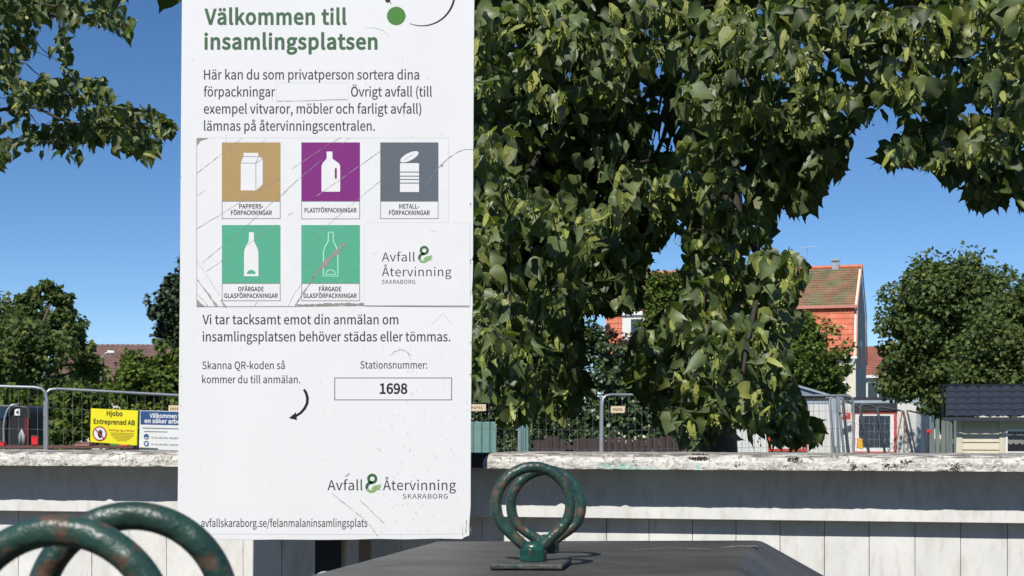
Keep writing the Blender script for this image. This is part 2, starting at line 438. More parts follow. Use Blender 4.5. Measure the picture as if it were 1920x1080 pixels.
class Print:
    """Flat print on a plane: polygons given in frame pixels, each a sheet a little above the one below."""
    def __init__(s, to3d):
        s.to3d = to3d          # (px, py, lift) -> point
        s.v, s.f, s.m = [], [], []

    def poly(s, rings, mi=0, lift=1):
        if not isinstance(rings[0][0], (tuple, list)):
            rings = [rings]
        flat = [p for r in rings for p in r]
        tris = tessellate_polygon([[Vector((p[0], -p[1], 0)) for p in r] for r in rings])
        b = len(s.v)
        s.v += [tuple(s.to3d(p[0], p[1], lift)) for p in flat]
        for t in tris:
            a, c, d = (Vector(flat[i]) for i in t)
            w = (c - a).x * (d - a).y - (c - a).y * (d - a).x
            if abs(w) < 1e-9:
                continue
            s.f.append(tuple(b + i for i in (t if w < 0 else t[::-1])))
            s.m.append(mi)

    def rect(s, x0, y0, x1, y1, mi=0, lift=1):
        s.poly([(x0, y0), (x1, y0), (x1, y1), (x0, y1)], mi, lift)

    def frame(s, x0, y0, x1, y1, w, mi=0, lift=1):
        s.rect(x0, y0, x1, y0 + w, mi, lift); s.rect(x0, y1 - w, x1, y1, mi, lift)
        s.rect(x0, y0 + w, x0 + w, y1 - w, mi, lift); s.rect(x1 - w, y0 + w, x1, y1 - w, mi, lift)

    def stroke(s, pts, w, mi=0, lift=1, rough=0.0, rnd=None):
        pts = [Vector(p) for p in pts]
        ws = w if isinstance(w, (list, tuple)) else [w] * len(pts)
        if rough:
            q, qw = [], []
            for i in range(len(pts) - 1):
                k = max(1, int((pts[i + 1] - pts[i]).length / 4))
                for j in range(k):
                    t = j / k
                    q.append(pts[i].lerp(pts[i + 1], t)); qw.append(ws[i] + (ws[i + 1] - ws[i]) * t)
            q.append(pts[-1]); qw.append(ws[-1])
            pts = [p + Vector((rnd.uniform(-rough, rough), rnd.uniform(-rough, rough))) for p in q]
            ws = [max(0.15, x * rnd.uniform(0.3, 1.6)) for x in qw]
        L, Rr = [], []
        for i, p in enumerate(pts):
            t = (pts[min(i + 1, len(pts) - 1)] - pts[max(i - 1, 0)]).normalized()
            n = Vector((-t.y, t.x)) * ws[i] / 2
            L.append(p + n); Rr.append(p - n)
        for i in range(len(pts) - 1):
            q = [L[i], L[i + 1], Rr[i + 1], Rr[i]]
            s.poly([tuple(x) for x in q], mi, lift)

    def text(s, txt, x0, x1, base, cap, bold=0.0, mi=0, lift=1, track=0):
        letters, a, b = text_polys(txt, bold, track)
        kx, ky = (x1 - x0) / (b - a), cap / CAP
        for rings in letters:
            for grp in islands(rings):
                s.poly([[(x0 + (p[0] - a) * kx, base - p[1] * ky) for p in r] for r in grp], mi, lift)

    def build(s, name, mats, parent=None):
        return meshobj(name, s.v, s.f, mats, parent, mi=s.m)


def ellipse(cx, cy, rx, ry, a0=0, a1=360, n=24, rot=0):
    out = []
    for i in range(n + (0 if abs(a1 - a0) >= 360 else 1)):
        t = R(a0 + (a1 - a0) * i / n)
        x, y = rx * math.cos(t), ry * math.sin(t)
        out.append((cx + x * math.cos(R(rot)) - y * math.sin(R(rot)), cy + x * math.sin(R(rot)) + y * math.cos(R(rot))))
    return out

# ---------------------------------------------------------------- ground
ground_m = mat('asphalt', (0.075, 0.07, 0.062), 0.85, 0.25, 3, 0.4, 60)
g = MB()
g.box(-600, 600, -300, 1500, -0.5, 0)
tag(g.build('ground', ground_m), kind='structure')
grass_m = mat('grass_soil', (0.06, 0.075, 0.03), 0.9, 0.3, 1.5, 0.5, 10)
gr = MB()
gr.add([(-300, 6, .004), (300, 6, .004), (300, 600, .004), (-300, 600, .004)], [(0, 1, 2, 3)])
tag(gr.build('field', grass_m), kind='structure')

# ---------------------------------------------------------------- wooden wall with a cap
wood_white = mat('white_paint', (0.70, 0.695, 0.665), 0.6, 0.09, 9, 0.3, 30, col2=(0.52, 0.50, 0.44), mscale=30, lo=0.50, hi=0.78, stretch=(1, 1, 0.35))


def cap_material():
    m = mat('weathered_white_paint', (0.64, 0.625, 0.58), 0.65, 0.14, 14, 0.6, 60, col2=(0.30, 0.28, 0.23), mscale=95, lo=0.52, hi=0.68, stretch=(0.75, 1, 1))
    nt = m.node_tree
    L = nt.links.new
    bs = nt.nodes['Principled BSDF']
    cur = bs.inputs['Base Color'].links[0].from_socket
    tc = [n for n in nt.nodes if n.type == 'TEX_COORD'][0]
    sp = nt.nodes.new('ShaderNodeSeparateXYZ'); L(tc.outputs['Object'], sp.inputs[0])

    def band(sock, a, b, soft):
        u = nt.nodes.new('ShaderNodeMapRange'); u.interpolation_type = 'SMOOTHSTEP'
        u.inputs['From Min'].default_value = a; u.inputs['From Max'].default_value = a + soft
        L(sock, u.inputs['Value'])
        w = nt.nodes.new('ShaderNodeMapRange'); w.interpolation_type = 'SMOOTHSTEP'
        w.inputs['From Min'].default_value = b - soft; w.inputs['From Max'].default_value = b
        w.inputs['To Min'].default_value = 1; w.inputs['To Max'].default_value = 0
        L(sock, w.inputs['Value'])
        k = nt.nodes.new('ShaderNodeMath'); k.operation = 'MULTIPLY'
        L(u.outputs[0], k.inputs[0]); L(w.outputs[0], k.inputs[1])
        return k.outputs[0]

    def mixin(cur, fac, col):
        mx = nt.nodes.new('ShaderNodeMix'); mx.data_type = 'RGBA'
        L(fac, mx.inputs['Factor']); L(cur, mx.inputs['A']); mx.inputs['B'].default_value = (*col, 1)
        return mx.outputs['Result']

    def streaks(scale, stretch, lo, hi):
        mp = nt.nodes.new('ShaderNodeMapping'); mp.inputs['Scale'].default_value = stretch
        L(tc.outputs['Object'], mp.inputs['Vector'])
        n = nt.nodes.new('ShaderNodeTexNoise'); n.inputs['Scale'].default_value = scale; n.inputs['Detail'].default_value = 6
        L(mp.outputs[0], n.inputs['Vector'])
        r = nt.nodes.new('ShaderNodeMapRange'); r.inputs['From Min'].default_value = lo; r.inputs['From Max'].default_value = hi
        L(n.outputs['Fac'], r.inputs['Value'])
        return r.outputs[0]

    def mul(a, b):
        k = nt.nodes.new('ShaderNodeMath'); k.operation = 'MULTIPLY'; L(a, k.inputs[0]); L(b, k.inputs[1]); return k.outputs[0]
    # bare grey wood and lichen on the flat top
    top = band(sp.outputs['Z'], 1.4985, 1.60, 0.006)
    cur = mixin(cur, mul(top, streaks(34, (0.5, 3, 1), 0.36, 0.56)), (0.13, 0.12, 0.10))
    # broad grime and small dark flecks
    cur = mixin(cur, mul(streaks(13, (1, 1, 2), 0.46, 0.62), streaks(110, (1, 1, 1), 0.42, 0.56)), (0.36, 0.33, 0.28))
    cur = mixin(cur, streaks(75, (1, 1, 1.4), 0.615, 0.66), (0.09, 0.08, 0.065))
    cur = mixin(cur, mul(band(sp.outputs['Z'], 1.44, 1.474, 0.004), streaks(30, (1, 1, 1), 0.50, 0.58)), (0.20, 0.18, 0.15))
    # green paint smeared over the front edge
    sm = streaks(60, (1, 0.2, 0.22), 0.44, 0.58)
    cur = mixin(cur, mul(mul(band(sp.outputs['X'], 0.215, 0.345, 0.02), band(sp.outputs['Z'], 1.455, 1.492, 0.01)), sm), (0.22, 0.47, 0.36))
    cur = mixin(cur, mul(mul(band(sp.outputs['X'], 0.33, 0.415, 0.02), band(sp.outputs['Z'], 1.455, 1.481, 0.01)), sm), (0.30, 0.52, 0.42))
    cur = mixin(cur, mul(mul(band(sp.outputs['X'], 0.50, 0.54, 0.015), band(sp.outputs['Z'], 1.455, 1.492, 0.01)), sm), (0.36, 0.56, 0.45))
    L(cur, bs.inputs['Base Color'])
    return m


wood_cap = cap_material()
dark_wood = mat('dark_grey_wood', (0.03, 0.03, 0.032), 0.8, 0.2, 8)
WALL_ANG = math.atan2(3.67 - 4.19, 1.336 + 1.525)
wall = thing('wooden_wall', 'long white painted wooden wall with weathered cap, running across behind the sign', 'wall', (0, 3.913, 0), WALL_ANG)
# local frame: x along the wall (0 at the frame's middle), y away from the camera, z up; y = 0 is the cap's front edge
def cap_piece(x0, x1, seed):
    n = int((x1 - x0) / 0.008)
    prof = [(0.0, 1.4685), (0.0, 1.488), (0.003, 1.500), (0.012, 1.5085), (0.03, 1.511), (0.12, 1.5125), (0.26, 1.511), (0.272, 1.49), (0.272, 1.4685)]
    vs, fs = [], []
    for i in range(n + 1):
        x = x0 + (x1 - x0) * i / n
        e = min(x - x0, x1 - x)
        rd = 0.016 * (1 - min(1, e / 0.02)) ** 2
        for k, (y, z) in enumerate(prof):
            nz = noise.noise(Vector((x * 14 + seed, k * 3.1, 0))) * 0.0016 + noise.noise(Vector((x * 60 + seed, k * 1.7, 4))) * 0.0012
            chip = max(0, noise.noise(Vector((x * 22 + seed, 9, 0))) - 0.38) * 0.012 if k < 2 else 0
            zz = z - (rd if k in (1, 2, 3, 4, 5, 6) else 0) + (nz if 0 < k < 8 else nz * 0.6)
            vs.append((x, y + nz + chip, zz + (chip * 0.6 if k == 0 else 0)))
    m = len(prof)
    for i in range(n):
        for k in range(m):
            l = (k + 1) % m
            fs.append((i * m + k, (i + 1) * m + k, (i + 1) * m + l, i * m + l))
    fs.append(tuple(reversed(range(m)))[::-1]); fs.append(tuple(n * m + k for k in range(m))[::-1])
    me = meshobj('cap', vs, fs, wood_cap, wall)
    bm = bmesh.new(); bm.from_mesh(me.data); bmesh.ops.recalc_face_normals(bm, faces=bm.faces); bm.to_mesh(me.data); bm.free()
    return me
cap_piece(-2.9, -0.42, 3.3)
cap_piece(-0.083, 3.0, 8.1)
FY = 0.096            # the frieze board stands this far behind the cap's edge
for a, b in ((-2.9, -0.72), (-0.718, 3.0)):
    box_part('frieze_board', (a, b, FY, FY + 0.03, 1.327, 1.4675), wood_white, wall, 0.0015)
rnd = random.Random(4)
x = -2.9
plank_me = None
while x < 2.95:
    w = 0.121 + rnd.uniform(-.0012, .0012)
    d = rnd.uniform(-.0012, .0012)
    o = box_part('plank', (x + .0007, x + w - .0007, FY + 0.041 + d, FY + 0.062 + d, 0.06, 1.345), wood_white, wall, 0.0012)
    x += w
box_part('core', (-2.9, 3.0, FY + 0.066, FY + 0.16, 0, 1.466), dark_wood, wall)
box_part('dark_gap_block', (-0.418, -0.086, 0.06, 0.2, 1.469, 1.5085), dark_wood, wall, 0.002)  # dark block filling the gap between the two cap pieces
moss_m = mat('brown_moss', (0.07, 0.05, 0.03), 0.95, 0.4, 40, 0.9, 120)
def moss(px, pz, w, h, n, sd):
    rn = random.Random(sd)
    mb = MB()
    for i in range(n):
        a, r_ = rn.uniform(0, 6.28), rn.random() ** .6
        cx, cz = px + math.cos(a) * w * r_, pz + math.sin(a) * h * r_
        s_ = rn.uniform(0.0012, 0.0030)
        base = [Vector((rn.uniform(.7, 1.3) * math.sin(t) * math.cos(p), rn.uniform(.5, .8) * math.sin(t) * math.sin(p), rn.uniform(.7, 1.2) * math.cos(t))) * s_ for t in (0.7, 1.6, 2.4) for p in (0, 1.26, 2.5, 3.77, 5.03)]
        cy = 0.001 + (0.012 if cz > 1.503 else 0)
        vs = [b + Vector((cx, cy, cz)) for b in base]
        fs = [(k * 5 + j, k * 5 + (j + 1) % 5, (k + 1) * 5 + (j + 1) % 5, (k + 1) * 5 + j) for k in range(2) for j in range(5)] + [(0, 1, 2, 3, 4), (14, 13, 12, 11, 10)]
        mb.add(vs, fs)
    tag(mb.build('moss_patch', moss_m, wall), kind='stuff')
kx = 3.85 / FPX
for (px, py, w, h, n) in ((1312, 857, 20, 7, 90), (1385, 871, 9, 5, 30), (1478, 876, 10, 5, 26), (1492, 862, 14, 7, 34), (1600, 876, 9, 5, 30), (1672, 876, 22, 6, 60), (1700, 868, 10, 5, 20), (1800, 872, 30, 5, 30), (1795, 880, 12, 4, 24), (236, 862, 12, 5, 9), (310, 866, 6, 5, 7), (40, 860, 8, 4, 5)):
    u = (px - 960) / FPX * 3.91
    D = 3.913 + u * math.sin(WALL_ANG)
    n = int(n * 1.6)
    moss((px - 960) / FPX * D / math.cos(WALL_ANG), EYE - (py - 790) / FPX * D, w * kx, h * kx, n, px)

# ---------------------------------------------------------------- information sign
SD = 3.81
sgn = thing('information_sign', 'tall white information board with green heading, pictograms and station number 1698', 'sign', (P(610, 500, SD).x, SD, 0))
def sign3d(px, py, lift):
    p = P(px, py, SD)
    return Vector((p.x - sgn.location.x, -0.00012 * lift, p.z))
sheet_white = mat('scratched_white_sheet', (0.775, 0.78, 0.79), 0.32, 0.025, 3, 0.04, 8, col2=(0.42, 0.41, 0.39), mscale=58, lo=0.665, hi=0.72, stretch=(1, 1, 0.42))
edge_m = mat('sign_edge_aluminium', (0.55, 0.56, 0.57), 0.4, 0.1, 20, metal=0.3)
TOP = -75
def panel_outline(px_grow=0):
    L_ = [(342.5, TOP), (341, 0), (339.5, 180), (338, 420), (336.5, 600), (334.5, 800), (333, 940), (333, 1009)]
    B_ = [(420, 1011.5), (470, 1012.5), (520, 1011.8), (600, 1012.5), (660, 1012), (705, 1010.5), (760, 1011.5), (820, 1010), (866, 1011), (872, 1007), (880, 1004)]
    R_ = [(880, 985), (882.5, 950), (883, 800), (884.5, 640), (886.5, 560), (885, 545), (886.5, 520), (887, 490), (885.5, 486), (887, 480), (887.5, 300), (888.5, 120), (889.5, 0), (891, TOP)]
    return L_ + B_ + R_
out = panel_outline()
n = len(out)
fr = [sign3d(x, y, 0) for x, y in out]
bk = [v + Vector((0, 0.022, 0)) for v in fr]
tris = tessellate_polygon([[Vector((p[0], -p[1], 0)) for p in out]])
fs = [tuple(t) for t in tris] + [tuple(i + n for i in t[::-1]) for t in tris] + [(i, i + n, (i + 1) % n + n, (i + 1) % n) for i in range(n)]
pn = meshobj('panel', fr + bk, fs, [sheet_white, edge_m], sgn, mi=[0] * len(tris) + [1] * (len(tris) + n))
bm = bmesh.new(); bm.from_mesh(pn.data); bmesh.ops.recalc_face_normals(bm, faces=bm.faces); bm.to_mesh(pn.data); bm.free()
bv = pn.modifiers.new('bevel', 'BEVEL'); bv.width = 0.0016; bv.segments = 2; bv.limit_method = 'ANGLE'; bv.angle_limit = R(50)
post_m = mat('dark_steel', (0.035, 0.038, 0.045), 0.45, 0.2, 10, metal=0.4)
old_wood = mat('weathered_grey_wood', (0.34, 0.29, 0.24), 0.8, 0.2, 12, 0.3, 50, stretch=(1, 1, 0.15))
for (a, b, y0, y1, m_) in ((592, 641, 0.10, 0.155, post_m), (641.5, 649, 0.095, 0.15, old_wood)):
    x0, x1 = P(a, 0, SD + .12).x - sgn.location.x, P(b, 0, SD + .12).x - sgn.location.x
    box_part('post', (x0, x1, y0, y1, 0, 2.62), m_, sgn, 0.002)
x0, x1 = P(674, 0, SD + .2).x - sgn.location.x, P(699, 0, SD + .2).x - sgn.location.x
box_part('brace', (x0, x1, 0.17, 0.21, 0, 1.31), old_wood, sgn, 0.003)
box_part('rail', (-.28, .30, 0.023, 0.094, 2.3, 2.36), post_m, sgn, 0.002)
box_part('rail', (-.28, .30, 0.023, 0.094, 1.45, 1.51), post_m, sgn, 0.002)

ink = mat('dark_grey_print', lin(54, 56, 62), 0.45, 0.05, 50)
ink_black = mat('black_print', lin(30, 30, 34), 0.45, 0.05, 50)
ink_green = mat('green_print', lin(60, 100, 66), 0.45, 0.06, 30)
ink_dot = mat('bright_green_print', lin(66, 128, 46), 0.45, 0.03, 30)
ink_light = mat('light_green_print', lin(140, 178, 120), 0.45, 0.05, 30)
st_white = mat('white_sticker_film', (0.775, 0.78, 0.79), 0.3, 0.02, 20)
brown_p = mat('tan_print', lin(178, 149, 100), 0.4, 0.05, 120)
purple_p = mat('purple_print', lin(130, 46, 126), 0.35, 0.05, 60)
grey_p = mat('slate_grey_print', lin(96, 105, 114), 0.4, 0.05, 60)
teal_p = mat('sea_green_print', lin(88, 173, 141), 0.4, 0.04, 60)
line_p = mat('thin_grey_line_print', lin(120, 122, 125), 0.5, 0.05, 60)
tear_p = mat('grey_torn_backing', lin(150, 147, 141), 0.8, 0.12, 120)
crack_p = mat('grey_crack', lin(160, 159, 157), 0.6, 0.3, 90)
faint_p = mat('faint_edge_print', lin(200, 203, 206), 0.5, 0.1, 120)
pale_line = mat('pale_mint_print', lin(170, 235, 205), 0.5, 0.05, 60)

def line(txt, *a, m_=ink, name='lettering', parent=None, **k):
    pr = Print(sign3d)
    pr.text(txt, *a, **k)
    o = pr.build(name, m_, parent or sgn)
    return o
line('Välkommen till', 383, 650, 45.5, 28, bold=6.5, m_=ink_green, track=7)
line('insamlingsplatsen', 383, 708, 92, 28, bold=6.5, m_=ink_green, track=7)
line('Här kan du som privatperson sortera dina', 382.5, 786, 149, 18, bold=2.2)
line('förpackningar', 382, 516, 181, 18, bold=2.2)
line('Övrigt avfall (till', 658, 810, 181, 18, bold=2.2)
line('exempel vitvaror, möbler och farligt avfall)', 382, 790, 213, 18, bold=2.2)
line('lämnas på återvinningscentralen.', 382.5, 703, 245, 18, bold=2.2)
line('Vi tar tacksamt emot din anmälan om', 379.5, 747, 608, 17.5, bold=2.2)
line('insamlingsplatsen behöver städas eller tömmas.', 380, 844.5, 640, 17.5, bold=2.2)
line('Skanna QR-koden så', 379, 534, 692, 14, bold=1.8)
line('kommer du till anmälan.', 379, 563, 718.5, 14, bold=1.8)
line('Stationsnummer:', 675.5, 801, 691, 13.5, bold=1.8)
line('1698', 712, 764, 738, 18.5, bold=5.5, m_=ink_black)
line('avfallskaraborg.se/felanmalaninsamlingsplats', 377, 689, 988, 14.5, bold=1.8)
line('Avfall', 614, 680, 919, 18.5, bold=1, track=4)
line('Återvinning', 718, 855, 919, 18.5, bold=1, track=4)
line('SKARABORG', 755, 839.5, 935, 9, bold=1, track=12)
pr = Print(sign3d); pr.frame(627, 708, 847.5, 750.5, 1.4); pr.build('number_frame', ink, sgn)
# curved arrow
pr = Print(sign3d)
arc = [(570, 730), (574, 737), (576.5, 746), (576, 756), (571, 766), (564, 774), (555, 780)]
pr.stroke(arc, [4.5, 5.2, 5.4, 5.4, 5.2, 5, 4.4])
pr.poly([(541.5, 784), (555, 773), (557, 788)])
pr.build('arrow', ink_black, sgn)
# large ring and dot at the top
pr = Print(sign3d)
cc, rr = (791, -13), 61.5
pts, ws = [], []
for i in range(60):
    a = R(112 - i * 5.3)
    pts.append((cc[0] + rr * math.cos(a), cc[1] + rr * math.sin(a)))
    ws.append(1.0 + 3.6 * math.sin(math.pi * min(1, i / 59)) ** 0.8)
pr.stroke(pts, ws)
pr.poly(ellipse(727, -1, 5, 6.5))
pr.build('ring_emblem', ink_black, sgn)
pr = Print(sign3d); pr.poly(ellipse(743, 30, 17.5, 17.5, n=40)); pr.build('dot_emblem', ink_dot, sgn)


def ampersand(cx, cy, k, parent):
    pr = Print(sign3d)
    def arc_(x, y, rx, ry, a0, a1, w, mi, lift=4, n=16):
        pr.stroke([(cx + (x + rx * math.cos(R(a0 + (a1 - a0) * i / n))) * k, cy + (y + ry * math.sin(R(a0 + (a1 - a0) * i / n))) * k) for i in range(n + 1)], w * k, mi, lift)
    arc_(0, -7.5, 6.3, 6.3, 0, 360, 4.6, 0, n=22)
    arc_(-1.5, 6.5, 7.6, 7.4, 150, 285, 5.0, 0)
    arc_(-1.5, 6.5, 7.6, 7.4, 20, 160, 4.6, 1, 5)
    pr.poly([(cx + x * k, cy + y * k) for x, y in ((-2, 9), (3, 4), (9, 3), (15, 1), (12, 5), (16, 5), (12, 8), (14, 11), (8, 11), (4, 14))], 1, 6)
    pr.build('ampersand_emblem', [ink_green, ink_light], parent)
ampersand(698, 906, 1.12, sgn)

# the pasted sticker sheet with five pictograms
pr = Print(sign3d)
pr.rect(369, 258.5, 841, 575, 0, 1)
sheet = pr.build('sticker_sheet', st_white, sgn)
pr = Print(sign3d)
pr.stroke([(369, 258.5), (841, 258.5)], .8, 0, 2); pr.stroke([(841, 258.5), (841.5, 417)], .8, 0, 2); pr.stroke([(369, 258.5), (369, 575)], .9, 1, 2); pr.stroke([(369, 575.2), (553, 574.8), (684, 573)], 1.3, 1, 2)
pr.build('sticker_edge', [faint_p, line_p], sheet)


def pictogram(x0, y0, x1, y1, yb, m_, lines, draw):
    pr = Print(sign3d)
    pr.rect(x0, y0, x1, yb, 4, 2)
    pr.rect(x0, y0, x1, y1, 0, 3)
    pr.frame(x0, y1, x1, yb, 1.2, 2, 3)
    for t in lines:
        pr.text(*t, bold=4.5, mi=3, lift=4, track=4)
    draw(pr)
    return pr.build('pictogram', [m_, st_white, line_p, ink_black, st_white, pale_line], sheet)

c6 = lambda pts: [(x / 6 + 380, y / 6 + 240) for x, y in pts]
c7 = lambda pts: [(x / 6 + 380, y / 6 + 410) for x, y in pts]
c2 = lambda pts: [(x / 3 + 330, y / 3 + 240) for x, y in pts]
def d_carton(p):
    p.poly(c6([(430, 390), (460, 320), (460, 280), (625, 280), (630, 322), (675, 345), (675, 635), (600, 703), (428, 703)]), 1, 4)
    for l_ in ([(430, 396), (598, 396)], [(598, 396), (600, 700)], [(460, 322), (628, 322)], [(598, 396), (630, 322)], [(598, 396), (672, 350)]):
        p.stroke(c6(l_), 1.0, 2, 5)
def d_flask(p):
    p.poly(c6([(1395, 265), (1460, 265), (1460, 345), (1535, 400), (1547, 430), (1547, 706), (1540, 717), (1344, 717), (1337, 706), (1337, 430), (1350, 395), (1395, 345)]), 1, 4)
    p.poly(c6(ellipse(1498, 462, 12, 12, 180, 360, 8) + ellipse(1498, 560, 12, 12, 0, 180, 8)), 0, 5)
def d_can(p):
    p.poly(c2([(1260, 198), (1367, 198), (1367, 360), (1260, 360)]), 1, 4)
    for yy in (248, 271, 290, 310):
        p.poly(c2([(1260, yy - 2.6), (1367, yy - 2.6), (1367, yy + 2.6), (1260, yy + 2.6)]), 0, 5)
    p.poly(c2(ellipse(1313, 162, 57, 21, rot=-27)), 1, 4)
    p.stroke(c2([(1280, 182), (1330, 150)]), 0.7, 2, 5)
BOT = [(522, 153), (575, 153), (578, 250), (592, 285), (610, 320), (622, 350), (628, 385), (628, 648), (465, 648), (466, 385), (472, 350), (485, 312), (505, 280), (519, 250)]
def d_bottle(p):
    p.poly(c7(BOT), 1, 4)
    p.poly(c7(ellipse(547, 622, 50, 46, 180, 360, 14)), 0, 5)
def d_outline(p):
    b = [(x + 893, y) for x, y in BOT]
    p.stroke(c7(b + [b[0]]), 1.9, 5, 4)
    p.stroke(c7(ellipse(1440, 628, 55, 52, 180, 360, 14)), 1.6, 5, 4)
    p.stroke(c7([(1382, 630), (1498, 630)]), 1.6, 5, 4)
pictogram(416, 267, 526, 377, 410.5, brown_p, [('PAPPERS-', 448.5, 494, 391, 8.2), ('FÖRPACKNINGAR', 433, 510, 403, 8.2)], d_carton)
pictogram(565, 267, 675, 377, 411, purple_p, [('PLASTFÖRPACKNINGAR', 571, 668.5, 398.3, 8.2)], d_flask)
pictogram(713, 267, 822, 377, 410.5, grey_p, [('METALL-', 748.5, 786, 391, 8.2), ('FÖRPACKNINGAR', 729.5, 806, 403, 8.2)], d_can)
pictogram(416, 422, 526, 531, 564.5, teal_p, [('OFÄRGADE', 446.5, 494.5, 546, 8.2), ('GLASFÖRPACKNINGAR', 420.5, 521, 558.6, 8.2)], d_bottle)
pictogram(565, 422, 675, 531, 564.5, teal_p, [('FÄRGADE', 598, 640, 546, 8.2), ('GLASFÖRPACKNINGAR', 569, 669, 558.6, 8.2)], d_outline)
# the second sticker with the operator's name
pr = Print(sign3d)
pr.rect(683.5, 417, 882, 573, 0, 5)
st2 = pr.build('name_sticker', st_white, sgn)
pr = Print(sign3d)
pr.frame(683.5, 417, 882, 573, .5, 0, 6)
pr.stroke([(684, 573.5), (800, 574.5), (880, 575)], 1.3, 1, 6)
pr.stroke([(806, 430), (812, 433), (820, 434)], 1.2, 0, 6); pr.stroke([(699, 477), (706, 473)], 1.0, 0, 6)
pr.build('sticker_edge', [faint_p, line_p], st2)
def line2(txt, *a, **k):
    pr = Print(sign3d); pr.text(txt, *a, lift=7, **k); return pr.build('lettering', ink, st2)
line2('Avfall', 716, 778, 490, 16.5, track=4)
line2('Återvinning', 716, 846.5, 518, 16.5, track=4)
line2('SKARABORG', 716, 778.5, 532, 7.2, bold=1, track=12)
pr_parent = st2
_s = sign3d
def sign3d_hi(px, py, lift):
    return _s(px, py, lift + 4)
sign3d = sign3d_hi
ampersand(795.5, 477, 1.0, st2)
sign3d = _s

# cracks, scratches and torn strips
rn = random.Random(11)
pr = Print(sign3d)
def crack(pts, w=1.0, r_=.5, mi=0, lift=6):
    pr.stroke(pts, [q * .75 for q in w] if isinstance(w, list) and mi == 0 else (w if isinstance(w, list) else w * .8), mi, lift, r_ * .7, rn)
crack([(369, 325), (400, 301), (453, 259)], .9)
crack([(369, 367), (387, 356)], .6); crack([(470, 284), (500, 261)], .6)
crack([(369, 429), (417, 400), (477, 362), (526, 332)], .7)
crack([(379, 493), (415, 463), (452, 433), (477, 410), (513, 377), (540, 356)], .8)
crack([(385, 510), (415, 490), (460, 462), (520, 420)], .6)
crack([(533, 360), (563, 333), (603, 300)], .8)
crack([(547, 317), (617, 270), (640, 258)], .7); crack([(643, 270), (655, 258)], .6)
crack([(593, 368), (633, 340), (690, 300), (712, 284)], 1.0)
crack([(570, 463), (590, 443), (650, 391), (712, 340)], .6)
crack([(540, 404), (550, 398)], .7); crack([(566, 532), (553, 548), (540, 575)], .5)
crack([(369, 488), (385, 512), (412, 554)], .8)
crack([(369, 523), (388, 548), (407, 575)], [2.5, 3.2, 6], .6)
crack([(369, 551), (382, 564), (391, 575)], [.8, 1.2, 2], .4)
crack([(414, 562), (420, 572), (425, 576)], [3, 4.4, 2.5], .5)
crack([(476, 575), (483, 566)], 1.0)
pr.poly([(369, 575), (369, 560), (377, 569), (386, 575)], 1, 6)
pr.poly([(369, 259), (391, 259), (376, 264), (369, 273)], 1, 6)
crack([(553, 574), (568, 550), (582, 531), (588, 519)], [2.4, 2, 2, 3.5], .5, 1)
crack([(586, 520), (600, 505), (608, 496), (618, 485), (632, 473), (642, 458), (650, 458)], [4, 6, 7, 8, 10, 10, 2], .9, 1)
crack([(556, 572), (600, 571.5), (645, 570), (683, 570.5)], [3, 4.6, 5.4, 4], .6, 1)
crack([(798, 350), (806, 338), (816, 322), (827, 309)], [.5, .9, 1, 1.6], .4, 0, 7)
crack([(827, 309), (840, 297), (850, 290), (862, 283), (872, 280), (887, 280)], [1.6, 1.2, 1, 1, .9, 1], .3, 0, 8)
pr.poly(ellipse(828, 310, 3, 2.4), 0, 8)
crack([(623, 925), (641, 940), (660, 955), (677, 969), (694, 985), (708, 1005)], [1, 2.6, 1, 2, 1, 2], .7)
crack([(675, 938), (690, 951), (700, 962), (721, 982)], 1.2, .5)
crack([(732, 667), (740, 659), (752, 655), (762, 659), (770, 667)], [.5, .9, 1, 1.4, 2], .3)
crack([(647, 894), (652, 890), (656, 887)], [1, 2.4, 1.4], .3)
crack([(866, 985), (868, 1005)], 1.2, .8); crack([(875, 975), (873, 1001)], 1.4, 1.2)
crack([(518, 189.6), (570, 189), (600, 187.5), (652, 186)], .7, .1)
crack([(875, 750), (877, 759)], .6); crack([(424, 252), (424, 265)], .7, .2)
for yy in (380, 486, 545, 640, 700, 988):
    crack([(884, yy), (881, yy + 3), (883, yy + 8)], 1.3, .7, 0, 8)
for yy in (45, 130, 210, 330, 520, 705, 760, 910):
    crack([(338, yy), (341, yy + 2)], .9, .3)
tag(pr.build('scratches', [crack_p, tear_p], sgn), kind='stuff')
pr = Print(sign3d)
pr.frame(518, 155, 653, 189, .6, 0, 1)
pr.stroke([(684, 54), (700, 52), (718, 57), (730, 70)], [1, 2, 2.4, 1], 0, 1)
pr.stroke([(810, 608), (830, 588), (848, 608)], 1.3, 0, 1)
pr.stroke([(337, 1001), (560, 1002), (740, 1002.5), (870, 1001)], .9, 0, 1)
tag(pr.build('scuff_marks', faint_p, sgn), kind='stuff')
# tiny dirt specks, streaked downwards in the lower half
pr = Print(sign3d)
for i in range(300):
    if rn.random() < .72:
        x_, y_ = rn.gauss(790, 62), rn.uniform(640, 1000)
    else:
        x_, y_ = rn.uniform(345, 880), rn.uniform(0, 1000)
    if not 343 < x_ < 879: continue
    if 369 < x_ < 884 and 258 < y_ < 575: continue
    l_, w_ = rn.uniform(.8, 3.6), rn.uniform(.25, .6)
    pr.poly([(x_ - w_, y_), (x_ + w_, y_ - .2), (x_ + w_ * .6, y_ + l_), (x_ - w_ * .5, y_ + l_)], 0, 2)
tag(pr.build('dirt_specks', crack_p, sgn), kind='stuff')
